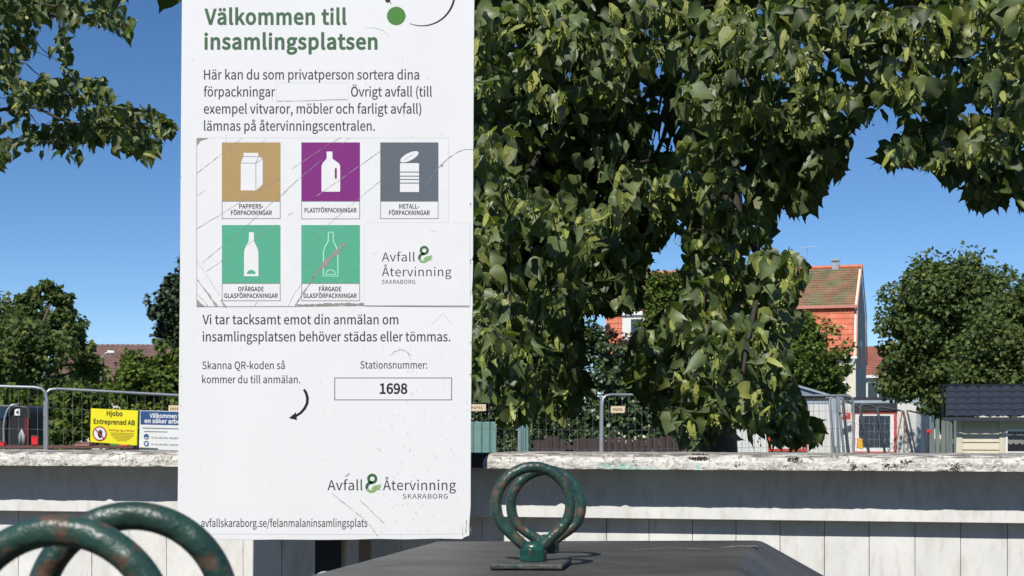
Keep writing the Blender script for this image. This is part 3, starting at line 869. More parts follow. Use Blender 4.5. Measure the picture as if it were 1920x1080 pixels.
# ---------------------------------------------------------------- recycling containers with lifting loops
lid_m = mat('dark_grey_rubber_lid', (0.055, 0.054, 0.051), 0.5, 0.2, 5, 0.15, 60, col2=(0.088, 0.086, 0.080), mscale=6, lo=0.40, hi=0.70, spec=0.3, stretch=(0.8, 1.6, 1))
body_m = mat('dark_green_container', (0.03, 0.07, 0.055), 0.5, 0.2, 6)
loop_m = mat('chipped_green_paint', (0.021, 0.056, 0.046), 0.38, 0.25, 20, 0.4, 60, col2=(0.105, 0.06, 0.042), mscale=50, lo=0.525, hi=0.63)
nut_m = mat('green_painted_nut', (0.012, 0.06, 0.047), 0.22, 0.2, 40, 0.3, 90, col2=(0.11, 0.06, 0.04), mscale=60, lo=0.62, hi=0.68)
plate_m = mat('worn_base_plate', (0.06, 0.062, 0.056), 0.6, 0.25, 40, 0.4, 120, col2=(0.03, 0.05, 0.042), mscale=30)
cap_m = mat('pale_grey_plastic', (0.33, 0.37, 0.37), 0.5, 0.08, 30)
LZ = EYE - 0.236


def lifting_loop(parent, cx, cy, cz, base_z, rad=0.0615, tr=0.0091, rot=0.0, spread=0.019):
    """A pear shaped bar loop standing in one hexagonal nut."""
    M = Matrix.Translation((cx, cy, 0)) @ Matrix.Rotation(rot, 4, 'Z')
    pts = []
    top0 = base_z + 0.040
    for i in range(33):
        a = R(-33 + (246) * i / 32)
        pts.append(Vector((rad * math.cos(a), 0, cz + rad * 1.01 * math.sin(a))))
    lead = lambda s: Vector((s * spread * .42, 0, base_z + 0.018))
    r0, r1 = pts[0], pts[-1]
    seq = [lead(1)] + [lead(1).lerp(r0, t) for t in (0.25, 0.5, 0.75)] + pts + [r1.lerp(lead(-1), t) for t in (0.25, 0.5, 0.75)] + [lead(-1)]
    sm = [seq[0]] + [(seq[i - 1] + seq[i] * 2 + seq[i + 1]) / 4 for i in range(1, len(seq) - 1)] + [seq[-1]]
    mb = MB()
    mb.tube([M @ p for p in sm], tr, 20)
    lo = mb.build('lifting_loop', loop_m, parent, smooth=True)
    sub = lo.modifiers.new('s', 'SUBSURF'); sub.levels = 1; sub.render_levels = 1
    # nut: hexagon with a rounded weld on top
    mb = MB()
    n, vs, rings = 6, [], []
    for (rz, rr_) in ((base_z, .0205), (base_z + .020, .0208), (base_z + .024, .0180)):
        for k in range(6):
            a = R(60 * k + 12)
            vs.append(M @ Vector((rr_ * math.cos(a) * 1.12, rr_ * math.sin(a), rz)))
    fs = [(r_ * 6 + k, r_ * 6 + (k + 1) % 6, r_ * 6 + 6 + (k + 1) % 6, r_ * 6 + 6 + k) for r_ in range(2) for k in range(6)] + [tuple(12 + k for k in range(6)), tuple(reversed(range(6)))]
    mb.add(vs, fs)
    mb.build('nut', nut_m, lo, bevel=0.0015)
    mb = MB()
    for q in range(7):
        pass
    wv, wf = [], []
    seg, rg = 14, 6
    for i in range(rg):
        ph = math.pi / 2 * i / (rg - 1)
        for k in range(seg):
            a = 2 * math.pi * k / seg
            j = 1 + 0.14 * noise.noise(Vector((math.cos(a) * 2, math.sin(a) * 2, i + cx * 9)))
            wv.append(M @ Vector((0.0195 * math.cos(ph) * math.cos(a) * 1.05 * j, 0.0155 * math.cos(ph) * math.sin(a) * j, base_z + .022 + .010 * math.sin(ph) * j)))
    for i in range(rg - 1):
        for k in range(seg):
            wf.append((i * seg + k, i * seg + (k + 1) % seg, (i + 1) * seg + (k + 1) % seg, (i + 1) * seg + k))
    mb.add(wv, wf)
    mb.build('weld', nut_m, lo, smooth=True)
    return lo


def container(name, label, off, corners, loops, plate, dome=None):
    """corners: the four corners of the flat lid top, counter-clockwise from front left."""
    t = thing('recycling_container', label, 'container', (off[0], off[1], 0))
    C = [Vector((x - off[0], y - off[1], LZ)) for x, y in corners]
    mid = sum(C, Vector()) / 4
    def ring(k, dz):
        out = []
        for i in range(4):
            p, a, b = C[i], C[i - 1], C[(i + 1) % 4]
            d = ((p - a).normalized() + (p - b).normalized())
            out.append(p + d * k + Vector((0, 0, dz)))
        return out
    r0, r1, r2, r3 = ring(0, 0), ring(0.155, -0.105), ring(0.157, -0.15), ring(0.10, -0.16)
    vs = r0 + r1 + r2 + r3
    fs = [(0, 1, 2, 3)]
    for q in range(3):
        for i in range(4):
            j = (i + 1) % 4
            fs.append((q * 4 + i, q * 4 + 4 + i, q * 4 + 4 + j, q * 4 + j))
    lid = meshobj('lid', vs, fs, lid_m, t)
    bm = bmesh.new(); bm.from_mesh(lid.data); bmesh.ops.recalc_face_normals(bm, faces=bm.faces); bm.to_mesh(lid.data); bm.free()
    bv = lid.modifiers.new('b', 'BEVEL'); bv.width = 0.012; bv.segments = 3
    b1, b0 = ring(0.10, -0.161), ring(0.06, -LZ)
    vs = b0 + b1
    fs = [(3, 2, 1, 0)] + [(i, (i + 1) % 4, 4 + (i + 1) % 4, 4 + i) for i in range(4)] + [(4, 5, 6, 7)]
    bd = meshobj('body', vs, fs, body_m, t)
    bm = bmesh.new(); bm.from_mesh(bd.data); bmesh.ops.recalc_face_normals(bm, faces=bm.faces); bm.to_mesh(bd.data); bm.free()
    pp = [Vector((x - off[0], y - off[1], LZ)) for x, y in plate]
    vs = [p + Vector((0, 0, .0015)) for p in pp] + [p + Vector((0, 0, .0105)) for p in pp]
    k = len(pp)
    pl = meshobj('base_plate', vs, [tuple(reversed(range(k))), tuple(range(k, 2 * k))] + [(i, (i + 1) % k, k + (i + 1) % k, k + i) for i in range(k)], plate_m, t)
    bv = pl.modifiers.new('b', 'BEVEL'); bv.width = 0.003; bv.segments = 3
    for (x, y, z, rad, tr, rot) in loops:
        lifting_loop(t, x - off[0], y - off[1], z, LZ + 0.0105, rad, tr, rot)
    if dome:
        mb = MB()
        vv, ff = [], []
        for i in range(8):
            ph = math.pi / 2 * i / 7.001
            for k in range(18):
                a = 2 * math.pi * k / 18
                vv.append((dome[0] - off[0] + dome[3] * math.cos(ph) * math.cos(a), dome[1] - off[1] + dome[3] * math.cos(ph) * math.sin(a), dome[2] + dome[3] * math.sin(ph)))
        for i in range(7):
            for k in range(18):
                ff.append((i * 18 + k, i * 18 + (k + 1) % 18, (i + 1) * 18 + (k + 1) % 18, (i + 1) * 18 + k))
        for k in range(18):
            vv.append((vv[k][0], vv[k][1], dome[2] - 0.06))
        b0 = 8 * 18
        for k in range(18):
            ff.append((b0 + k, b0 + (k + 1) % 18, (k + 1) % 18, k))
        mb.add(vv, ff)
        mb.build('bolt_cap', cap_m, t, smooth=True)
    return t

far_corners = [(-0.395, 1.85), (0.265, 1.85), (0.497, 2.80), (-0.150, 2.775)]
cont = container('recycling_container', 'dark grey lidded recycling container before the information sign, green lifting loops on its lid',
          (0.05, 2.33), far_corners,
          [(0.0345, 2.27, 1.4655, 0.0605, 0.0091, R(2)), (0.0585, 2.41, 1.4555, 0.0605, 0.0091, R(-3))],
          [(-.036, 2.225), (.080, 2.218), (.099, 2.33), (.094, 2.345), (-.018, 2.345)],
          dome=(-0.3065, 2.30, 1.3365, 0.0185))
container('recycling_container', 'nearest recycling container, its large chipped green loops cut off by the lower left corner',
          (-0.25, 0.93), [(-.62, .55), (.05, .55), (.22, 1.28), (-.44, 1.28)],
          [(-0.262, 0.815, 1.4755, 0.0612, 0.0094, R(-4)), (-0.243, 0.90, 1.4805, 0.0590, 0.0094, R(4))],
          [(-.35, .76), (-.20, .755), (-.17, .96), (-.33, .965)])
for o in COL.objects:
    if o.name.startswith('recycling_container'):
        o['group'] = 'recycling containers with lifting loops'
# pale hair-line scratch on the far lid
pr = Print(lambda px, py, lift: Vector((0, 0, 0)))
def lid3d(px, py, lift):
    D = 0.236 * FPX / (py - 790)
    return Vector(((px - 960) / FPX * D - 0.05, D - 2.33, LZ + 0.0006))
pr = Print(lid3d)
scr = mat('pale_scratch', (0.16, 0.16, 0.155), 0.6, 0.1, 30)
pr.stroke([(882, 1053), (881, 1047), (888, 1040), (903, 1034), (920, 1030), (935, 1033), (942, 1040)], .7, 0, 1, .2, rn)
pr.stroke([(1085, 1019), (1110, 1017), (1150, 1019)], .8, 0, 1, .3, rn)
pr.stroke([(1190, 1031), (1250, 1028), (1330, 1030)], 1.0, 0, 1, .4, rn)
for q in range(60):
    dx, dy = rn.uniform(720, 1420), rn.uniform(1020, 1072)
    pr.poly(ellipse(dx, dy, rn.uniform(.6, 2.2), rn.uniform(.25, .6), n=6), 0, 1)
pr.stroke([(700, 1062), (760, 1056), (800, 1057)], .6, 0, 1, .3, rn)
pr.stroke([(1350, 1027), (1385, 1024), (1420, 1025)], 2.0, 0, 1, .5, rn)
tag(pr.build('lid_scratches', scr, cont), kind='stuff')

# ---------------------------------------------------------------- site fences behind the wall
galv = mat('galvanised_tube', (0.40, 0.42, 0.44), 0.42, 0.12, 8, metal=0.55)
wire_m = mat('galvanised_wire', (0.17, 0.18, 0.19), 0.5, 0.15, 8, metal=0.4)


def mesh_panel(label, xa, ya, Da, xb, yb, Db, round_a=True, round_b=True, m_=None, group='temporary wire fence panels', tubes=0.019, step=0.105):
    """A temporary fence panel from frame pixel (xa, ya) to (xb, yb) along its top, standing on the ground."""
    m_ = m_ or galv
    A, B = P(xa, ya, Da), P(xb, yb, Db)
    t = thing('mesh_fence_panel', label, 'fence panel', (A.x, A.y, 0), group=group)
    o = Vector((A.x, A.y, 0))
    A, B = A - o, B - o
    H = Vector(((B - A).x, (B - A).y, 0)).normalized()
    k = 0.14
    a0, b0 = Vector((A.x, A.y, 0.02)), Vector((B.x, B.y, 0.02))
    top = B - A
    tn = top.normalized()
    pts = [a0, a0.lerp(A, .5)]
    if round_a:
        pts += [A - Vector((0, 0, k)), A - Vector((0, 0, k * .4)) + tn * k * .12, A - Vector((0, 0, k * .1)) + tn * k * .42, A + tn * k]
    else:
        pts += [A]
    pts += [A.lerp(B, .5)]
    if round_b:
        pts += [B - tn * k, B - Vector((0, 0, k * .1)) - tn * k * .42, B - Vector((0, 0, k * .4)) - tn * k * .12, B - Vector((0, 0, k))]
    else:
        pts += [B]
    pts += [b0.lerp(B, .5), b0]
    mb = MB(); mb.tube(pts, tubes, 8)
    mb.build('tube_frame', m_, t, smooth=True)
    mb = MB()
    L_ = top.length
    n_ = max(2, int(L_ / step))
    for i in range(1, n_):
        q = A.lerp(B, i / n_)
        mb.tube([Vector((q.x, q.y, 0.15)), q - Vector((0, 0, .0))], 0.0025, 4)
    for dz in (0.235, 0.50, 0.77, 1.05, 1.3, 1.55):
        mb.tube([A - Vector((0, 0, dz)), B - Vector((0, 0, dz))], 0.0028, 4)
    tag(mb.build('wire_mesh', wire_m, t), kind='stuff')
    mb = MB(); mb.box(A.x - .1, A.x + .1, A.y - .32, A.y + .32, 0, .14)
    mb.build('concrete_foot', mat_concrete, t, bevel=0.02)
    return t
mat_concrete = mat('concrete', (0.32, 0.31, 0.29), 0.85, 0.15, 6, 0.3, 40)
mesh_panel('wire fence panel at the left frame edge, beside the yellow company sign', -440, 712, 16.2, 88, 727, 16.8)
mesh_panel('wire fence panel carrying the yellow and the blue safety signs', 84, 728, 16.9, 620, 757, 18.3, round_a=True)
mesh_panel('wire fence panel right of the information board, in front of the wide teal sheet', 640, 733, 18.8, 973, 736, 19.4, round_b=False)
mesh_panel('short wire fence panel between the teal post and the rounded corner tube', 980, 737, 19.5, 1126, 741, 19.8, round_a=False, round_b=False)
mesh_panel('wire fence panel with rounded corner tube and a small beige plate, under the hanging branches', 1129, 740, 19.7, 1600, 742, 21.5)


def plate_sign(name, label, cat, quad, D, m_, draw=None, mats=None, dp=0.012, group=None):
    """A thin board whose four frame-pixel corners are given (tl, tr, br, bl) at distance D."""
    pts = [P(x, y, D) for x, y in quad]
    c = sum(pts, Vector()) / 4
    t = thing(name, label, cat, (c.x, c.y, min(p.z for p in pts)), group=group)
    o = Vector(t.location)
    f = [p - o for p in pts]
    b = [p + Vector((0, dp, 0)) for p in f]
    mb = MB(); mb.hexa(f + b)
    ob = mb.build('board', m_, t)
    bm = bmesh.new(); bm.from_mesh(ob.data); bmesh.ops.recalc_face_normals(bm, faces=bm.faces); bm.to_mesh(ob.data); bm.free()
    if draw:
        pr = Print(lambda px, py, lift: P(px, py, D) - o + Vector((0, -0.003 * lift, 0)))
        draw(pr)
        tag(pr.build('print', mats, t), kind='stuff')
    return t
yellow_m = mat('yellow_sign', lin(238, 226, 40), 0.4, 0.04, 3)
red_p = mat('dull_red_print', lin(170, 55, 45), 0.5, 0.1, 10)
or_p = mat('ochre_print', lin(178, 150, 40), 0.5, 0.1, 10)
white_m = mat('plain_white_board', (0.74, 0.75, 0.76), 0.45, 0.03, 5)
blue_p = mat('navy_print', lin(42, 82, 135), 0.45, 0.06, 5)
white_p = mat('white_print', (0.72, 0.74, 0.76), 0.5, 0.03, 5)
sign_ink = mat('sign_ink', lin(60, 62, 25), 0.5, 0.05, 5)
grey_ink = mat('grey_ink', lin(115, 120, 125), 0.5, 0.05, 5)
beige_m = mat('beige_plate', lin(222, 200, 168), 0.5, 0.05, 5)

def skew(pr, x0, s):
    base = pr.to3d
    pr.to3d = lambda px, py, lift: base(px, py + (px - x0) * s, lift)

def d_yellow(pr):
    skew(pr, 170, 0.036)
    pr.text('Hjobo', 200, 230, 778, 8.6, bold=5, mi=0, lift=1)
    pr.text('Entreprenad AB', 175.5, 253, 794, 8.6, bold=5, mi=0, lift=1)
    pr.poly(ellipse(187, 812.5, 13.5, 14), 1, 1)
    pr.poly(ellipse(187, 812.5, 11, 11.5), 2, 2)
    pr.poly([(183, 810), (184.5, 809), (185, 812), (185.5, 805.5), (187, 805.5), (187.3, 811), (188, 804.5), (189.5, 804.7), (189.6, 811), (190.6, 806), (192, 806.4), (191.8, 816), (190, 820), (186, 820), (184, 816)], 3, 3)
    pr.stroke([(179.5, 804.5), (194.5, 820.5)], 2.2, 1, 4)
    pr.text('Obehöriga äga ej tillträde', 204, 252, 806.5, 3, bold=2, mi=1, lift=1)
    for k, (a, b) in enumerate(((207, 251), (208, 251), (209, 250), (212, 246), (214, 243), (218, 238))):
        pr.rect(a, 809.5 + k * 2.7, b, 810.6 + k * 2.7, 4, 1)
plate_sign('company_sign', 'yellow company sign reading Hjobo Entreprenad AB on the wire fence', 'sign', [(170.5, 765.5), (258.5, 770), (256.5, 835), (169, 828.5)], 16.9, yellow_m, d_yellow, [sign_ink, red_p, white_p, ink_black, or_p])
def d_blue(pr):
    skew(pr, 262, 0.022)
    pr.rect(263.5, 770.5, 428, 795.5, 0, 1)
    pr.text('Välkommen till', 281, 345, 782.5, 7.6, bold=6, mi=1, lift=2)
    pr.text('en säker arbetsplats', 271, 372, 792.5, 7.6, bold=6, mi=1, lift=2)
    pr.rect(267, 801.5, 400, 803, 2, 1); pr.rect(270, 808, 314, 809.4, 2, 1)
    for k, s_ in enumerate(('Vi använder skyddshjälm', 'Vi använder varselkläder')):
        pr.poly(ellipse(274.5, 818.5 + 13 * k, 4.8, 5.2), 0, 1)
        pr.poly(ellipse(274.5, 819.5 + 13 * k, 3.0, 2.4, 0, 180, 8) if k == 0 else ellipse(274.5, 831.5, 2.4, 3.2, n=10), 1, 2)
        pr.text(s_, 283, 352, 821.5 + 12.6 * k, 3.6, bold=1, mi=2, lift=1)
plate_sign('safety_sign', 'blue headed white board reading Välkommen till en säker arbetsplats, beside the yellow sign', 'sign', [(262.5, 769.5), (430, 773), (430, 850), (260.5, 847)], 17.3, white_m, d_blue, [blue_p, white_p, grey_ink])
def small_plate(x0, y0, x1, y1, D, label, sl=0.0):
    def d(pr, x0=x0, x1=x1):
        yy = (y0 + y1) / 2
        for k in range(6):
            a = x0 + 3.5 + k * (x1 - x0 - 8) / 6
            pr.rect(a, yy - 2.6, a + 1.6, yy + 2.2, 0, 1); pr.rect(a + 1.5, yy - 2.2 + (k % 3) * 1.6, a + 2.8, yy - 1.2 + (k % 3) * 1.6, 0, 1)
    plate_sign('maker_plate', label, 'plate', [(x0, y0), (x1, y0), (x1 - sl, y1), (x0, y1)], D, beige_m, d, [mat('brown_ink', lin(130, 105, 80), 0.5, 0.05, 5)], group='small beige maker plates on the fence panels')
small_plate(316, 760, 348, 773, 17.4, 'small beige plate above the blue and white safety sign')
small_plate(876, 758, 911, 770.5, 18.9, 'small beige plate directly beside the information sign, right of its edge')
small_plate(1145.5, 761.5, 1172.5, 774, 19.6, 'small beige plate under the hanging branches, right of the rounded corner tube', 1.5)

# teal corrugated sheets and low brown boards standing behind the fence
teal_sheet = mat('teal_painted_steel', (0.15, 0.27, 0.245), 0.6, 0.08, 3)
def corrugated(label, x0, x1, y0, D, cat, name):
    a, b = P(x0, y0, D), P(x1, y0, D)
    t = thing(name, label, cat, (a.x, D, 0))
    n_ = max(3, int((b.x - a.x) / 0.025))
    vs, fs = [], []
    for i in range(n_ + 1):
        u = (b.x - a.x) * i / n_
        ph = (u / 0.115) % 1
        d = -0.028 if 0.15 < ph < 0.75 else 0.0
        vs += [(u, d, 0.05), (u, d, a.z - 0.012 * (1 if d else 0)), (u, d + .01, a.z), (u, d + .01, 0.05)]
    for i in range(n_):
        q = i * 4
        for k in range(4):
            l = (k + 1) % 4
            fs.append((q + k, q + 4 + k, q + 4 + l, q + l))
    meshobj('corrugated_sheet', vs, fs, teal_sheet, t)
    for u in (0.02, b.x - a.x - .02):
        box_part('post', (u - .02, u + .02, .012, .05, 0, a.z - .05), galv, t)
    return t
corrugated('teal corrugated steel sheet behind the fence, right beside the information sign', 780, 930, 791, 21.5, 'steel sheet', 'steel_sheet')
corrugated('narrow upright teal steel sheet behind the fence, right of the wide one', 974, 990.5, 791, 21.4, 'steel sheet', 'steel_sheet')
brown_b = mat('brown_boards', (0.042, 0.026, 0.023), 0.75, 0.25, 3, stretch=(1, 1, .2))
t = thing('board_fence', 'low reddish brown board fence half lost in the shade of the hedge', 'fence', (P(1000, 0, 25).x, 25, 0))
rn2 = random.Random(2)
xb = 0
ob0 = None
while xb < 3.2:
    h = EYE - (821 + rn2.uniform(-4, 4) - 790) / FPX * 25
    if not (0.5 < xb < .62):
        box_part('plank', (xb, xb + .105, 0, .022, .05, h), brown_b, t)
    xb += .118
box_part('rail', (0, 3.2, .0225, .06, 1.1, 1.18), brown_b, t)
# things standing behind the left fence
bench_m = mat('brown_stained_planks', (0.12, 0.055, 0.04), 0.7, 0.25, 5, stretch=(.3, 1, 1))
bx0, bx1 = P(-60, 0, 19).x, P(250, 0, 19).x
t = thing('trestle_table', 'long low reddish brown plank table behind the left fence', 'table', (bx0, 19, 0))
tz = EYE - (836 - 790) / FPX * 19
for k in range(5):
    box_part('plank', (0, bx1 - bx0, k * .125, k * .125 + .12, tz - .035, tz - .001), bench_m, t)
for k in range(4):
    u = .06 + k * (bx1 - bx0 - .12) / 3
    box_part('leg', (u - .04, u + .04, .05, .55, 0, tz - .036), bench_m, t)
def taper_box(name, label, cat, x0, x1, y0, y1, D, m_, k=0.8, depth=.25, group=None):
    a, b, c = P(x0, y1, D), P(x1, y1, D), P(x0, y0, D)
    w, h = b.x - a.x, c.z - tz
    t = thing(name, label, cat, ((a.x + b.x) / 2, D + depth / 2, tz), group=group)
    mb = MB(); q = []
    for (z, s) in ((0, k), (h, 1.0)):
        q.append([Vector((sx * w / 2 * s, sy * depth / 2 * s, z)) for sx, sy in ((-1, -1), (1, -1), (1, 1), (-1, 1))])
    inner = [[Vector((p.x * .9, p.y * .9, z)) for p in q[1]] for z in (h, h * .15)]
    allp = q[0] + q[1] + inner[0] + inner[1]
    fs = [(3, 2, 1, 0)] + [(r_ * 4 + i, r_ * 4 + (i + 1) % 4, r_ * 4 + 4 + (i + 1) % 4, r_ * 4 + 4 + i) for r_ in range(3) for i in range(4)] + [(12, 13, 14, 15)]
    mb.add(allp, fs); mb.build('tub', m_, t)
    mb = MB(); mb.tube([Vector((-w / 2, 0, h)), Vector((-w * .5, 0, h * 1.0 + .01)), Vector((0, -depth * .3, h + .012)), Vector((w / 2, 0, h))], .006, 5); mb.build('handle', wire_m, t)
    return t
red_b = mat('red_plastic', lin(225, 45, 55), 0.4, 0.08, 5)
taper_box('bucket', 'small bright red bucket on the plank table, left of the rounded fence corner', 'bucket', 58, 70, 818.5, 836, 19.02, red_b, .45, .08)
taper_box('bucket', 'red bucket at the left frame edge on the plank table', 'bucket', -6, 8, 829, 836, 19.02, red_b, .8, .1)
pink_m = mat('pink_plaster', lin(205, 145, 135), 0.8, 0.12, 8)
taper_box('mixing_trough', 'faded pink trough on the plank table', 'trough', 138, 168, 830.5, 836, 19.02, pink_m, .82, .3)
green_m = mat('bright_green_crate', lin(75, 150, 55), 0.5, 0.1, 8)
taper_box('plastic_crate', 'green plastic crate below the yellow company sign', 'crate', 205, 253, 826, 836, 19.15, green_m, .96, .3)
cone_m = mat('orange_cone', lin(235, 95, 50), 0.45, 0.05, 8)
cc_ = P(232, 836, 19.05)
t = thing('traffic_cone', 'orange cone tip below the yellow company sign', 'cone', (cc_.x, 19.06, tz))
mb = MB(); vs = []
for (z, r_) in ((0.012, .06), (.09, .02), (.1, .012)):
    vs += [(r_ * math.cos(k * math.pi / 5), r_ * math.sin(k * math.pi / 5), z) for k in range(10)]
mb.add(vs, [(q * 10 + k, q * 10 + (k + 1) % 10, q * 10 + 10 + (k + 1) % 10, q * 10 + 10 + k) for q in range(2) for k in range(10)] + [tuple(20 + k for k in range(10))])
mb.build('cone_body', cone_m, t); box_part('foot', (-.065, .065, -.05, .065, 0, .012), cone_m, t)
# dark machine
navy = mat('dark_navy_paint', (0.012, 0.03, 0.06), 0.35, 0.2, 4)
blackp = mat('black_plastic', (0.012, 0.012, 0.013), 0.5, 0.2, 6)
mach_red = mat('deep_red_paint', (0.13, 0.012, 0.014), 0.4, 0.1, 4)
D = 21.0
x0, x1 = P(-120, 0, D).x, P(58, 0, D).x
t = thing('site_machine', 'dark navy and black site machine with a square white sticker behind the left fence', 'machine', ((x0 + x1) / 2, D, 0))
cx_ = (x0 + x1) / 2
zt = P(0, 759, D).z
mb = MB()
prof = [(x0, .5), (x1, .5), (x1, zt - .10), (x1 - .06, zt - .02), (x1 - .25, zt), (x0 + .3, zt), (x0, zt - .2)]
f_ = [Vector((x - cx_, 0, z)) for x, z in prof]; b_ = [p + Vector((0, .8, 0)) for p in f_]
k_ = len(prof)
mb.add(f_ + b_, [tuple(range(k_)), tuple(reversed(range(k_, 2 * k_)))] + [(i, k_ + i, k_ + (i + 1) % k_, (i + 1) % k_) for i in range(k_)])
mb.build('cab', blackp, t, bevel=.02)
X = lambda px: P(px, 0, D).x - cx_
Z = lambda py: P(0, py, D).z
box_part('side_panel', (X(-110), X(14), -.02, -.003, Z(785), Z(762)), navy, t)
box_part('sticker', (X(28), X(38), -.016, -.003, Z(779), Z(766.5)), white_m, t)
box_part('sticker_mark', (X(31.5), X(35.5), -.022, -.017, Z(775), Z(771)), blackp, t)
box_part('red_strip', (X(47.5), X(55), -.03, -.003, Z(836), Z(784)), mach_red, t)
mb = MB(); mb.tube([(X(9), -.06, .6), (X(10), -.06, Z(830)), (X(9.5), -.06, Z(800)), (X(12), -.06, Z(782)), (X(17), -.06, Z(768)), (X(24), -.06, Z(760)), (X(36), -.03, Z(757.5))], .016, 8)
mb.build('guard_hoop', galv, t, smooth=True)
mb = MB(); mb.tube([(X(41), -.05, Z(833)), (X(40), -.05, Z(818)), (X(43), -.05, Z(807)), (X(46.5), -.05, Z(818)), (X(47), -.05, Z(834))], .03, 8)
mb.build('hose_loop', cap_m, t, smooth=True)
for u in (X(-90), X(30)):
    mb = MB()
    vs = [(u + .5 * math.cos(a), y, .5 + .5 * math.sin(a)) for y in (.1, .4) for a in [2 * math.pi * k / 20 for k in range(20)]]
    mb.add(vs, [(k, (k + 1) % 20, 20 + (k + 1) % 20, 20 + k) for k in range(20)] + [tuple(reversed(range(20))), tuple(range(20, 40))])
    mb.build('wheel', blackp, t)
# ---------------------------------------------------------------- houses
def frame_of(px, D, yaw_deg):
    """Local frame: origin on the ground under (px, D); x to the right, y away, turned by yaw."""
    return ((px - 960) / FPX * D, D, 0), R(yaw_deg)

tile_old = mat('mossy_roof_tiles', (0.235, 0.125, 0.07), 0.8, 0.25, 1.2, 0.3, 8, col2=(0.15, 0.145, 0.075), mscale=.9, lo=0.42, hi=0.58)
tile_new = mat('orange_roof_tiles', (0.50, 0.12, 0.055), 0.65, 0.14, 1.5, col2=(0.56, 0.18, 0.09), mscale=2.5, lo=0.45, hi=0.6)
tile_brown = mat('brown_roof_tiles', (0.17, 0.10, 0.085), 0.8, 0.2, 1.2, 0.3, 6)
tile_red = mat('dull_red_roof_tiles', (0.26, 0.095, 0.065), 0.8, 0.2, 1.2, 0.3, 6)
salmon = mat('salmon_sheet_trim', (0.50, 0.21, 0.15), 0.5, 0.06, 4)
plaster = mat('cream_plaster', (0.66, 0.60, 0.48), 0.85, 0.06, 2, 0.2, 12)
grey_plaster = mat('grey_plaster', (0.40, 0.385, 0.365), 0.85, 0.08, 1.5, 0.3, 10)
white_pl = mat('white_plaster', (0.70, 0.68, 0.64), 0.8, 0.05, 2)
glass_m = mat('window_glass', (0.03, 0.045, 0.06), 0.08, 0.2, 3)
frame_w = mat('white_window_frame', (0.74, 0.74, 0.72), 0.5, 0.04, 4)
steel_pl = mat('light_sheet_metal', (0.38, 0.40, 0.42), 0.45, 0.1, 4, metal=.4)


def tiles(name, m_, parent, p0, ux, up, nx, ny, wx, wy, nrm, kind='stuff'):
    """Curved roof tiles over the sloping rectangle from p0; ux and up are unit vectors, wx by wy each tile."""
    mb = MB()
    prof = [(0, .0), (.18, .03), (.36, .05), (.55, .03), (.75, .0), (1, .0)]
    rr_ = random.Random(nx * ny)
    for j in range(ny):
        for i in range(nx):
            o = p0 + ux * (i * wx) + up * (j * wy)
            jit = rr_.uniform(-.006, .006)
            vs = []
            for a, h in prof:
                vs.append(o + ux * (a * wx) + nrm * (h * wx * 2.6 + .045 + jit))
            for a, h in prof:
                vs.append(o + ux * (a * wx) + up * (wy * 1.05) + nrm * (h * wx * 2.6 + .01 + jit))
            n_ = len(prof)
            fs = [(k, k + 1, n_ + k + 1, n_ + k) for k in range(n_ - 1)]
            vs += [o + ux * (a * wx) + nrm * .0 for a, h in (prof[0], prof[-1])]
            fs.append((2 * n_, 2 * n_ + 1) + tuple(reversed(range(n_))))
            mb.add(vs, fs)
    return tag(mb.build(name, m_, parent), kind=kind)


def window(parent, x0, x1, z0, z1, y, n=2, mf=None, bars=0, t_=0.06):
    """A framed window in the plane y (facing -y) with n casements."""
    mf = mf or frame_w
    mb = MB()
    mb.box(x0 - t_, x1 + t_, y - .05, y, z1, z1 + t_); mb.box(x0 - t_, x1 + t_, y - .06, y, z0 - t_, z0)
    mb.box(x0 - t_, x0, y - .05, y, z0, z1); mb.box(x1, x1 + t_, y - .05, y, z0, z1)
    for k in range(1, n):
        u = x0 + (x1 - x0) * k / n
        mb.box(u - t_ * .6, u + t_ * .6, y - .045, y, z0, z1)
    o = mb.build('window', mf, parent)
    for k in range(n):
        a = x0 + (x1 - x0) * k / n + (t_ * .6 if k else 0)
        b = x0 + (x1 - x0) * (k + 1) / n - (t_ * .6 if k < n - 1 else 0)
        box_part('pane', (a, b, y - .015, y + .002, z0, z1), glass_m, o)
    return o

# the big house with the mansard roof: origin at its right front corner
YAW = -17.5
loc, rz = frame_of(1604.5, 90, YAW)
h1 = thing('house', 'large house with steep orange and mossy tiled mansard roof, grey gable to the right', 'house', loc, rz)
W_, DEP = 16.6, 11.0
EZ, BZ, RZ = 5.86, 8.95, 11.95
mb = MB()
poly = [(0, 0), (DEP, 0), (DEP, EZ), (DEP - .9, BZ), (DEP / 2, RZ - .02), (.9, BZ), (0, EZ)]
vs = [(0, y, z) for y, z in poly] + [(-W_, y, z) for y, z in poly]
k_ = len(poly)
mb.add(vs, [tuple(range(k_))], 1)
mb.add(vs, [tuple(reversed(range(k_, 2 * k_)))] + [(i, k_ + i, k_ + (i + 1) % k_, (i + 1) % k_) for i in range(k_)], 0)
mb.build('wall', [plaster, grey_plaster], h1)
ux = Vector((-1, 0, 0))
up1 = Vector((0, .9, BZ - EZ)); l1 = up1.length; up1.normalize()
n1 = Vector((0, -up1.z, up1.y))
n_row = 9
tiles('roof_tiles', tile_new, h1, Vector((-.15, -.12, EZ - .12)) - n1 * -.03, ux, up1, 68, n_row, (W_ - .2) / 68, (l1 + .1) / n_row, n1)
up2 = Vector((0, DEP / 2 - .9, RZ - BZ)); l2 = up2.length; up2.normalize()
n2 = Vector((0, -up2.z, up2.y))
tiles('roof_tiles', tile_old, h1, Vector((-.15, .80, BZ + .06)), ux, up2, 60, 16, (W_ - .2) / 60, (l2 - .1) / 16, n2)
mb = MB()
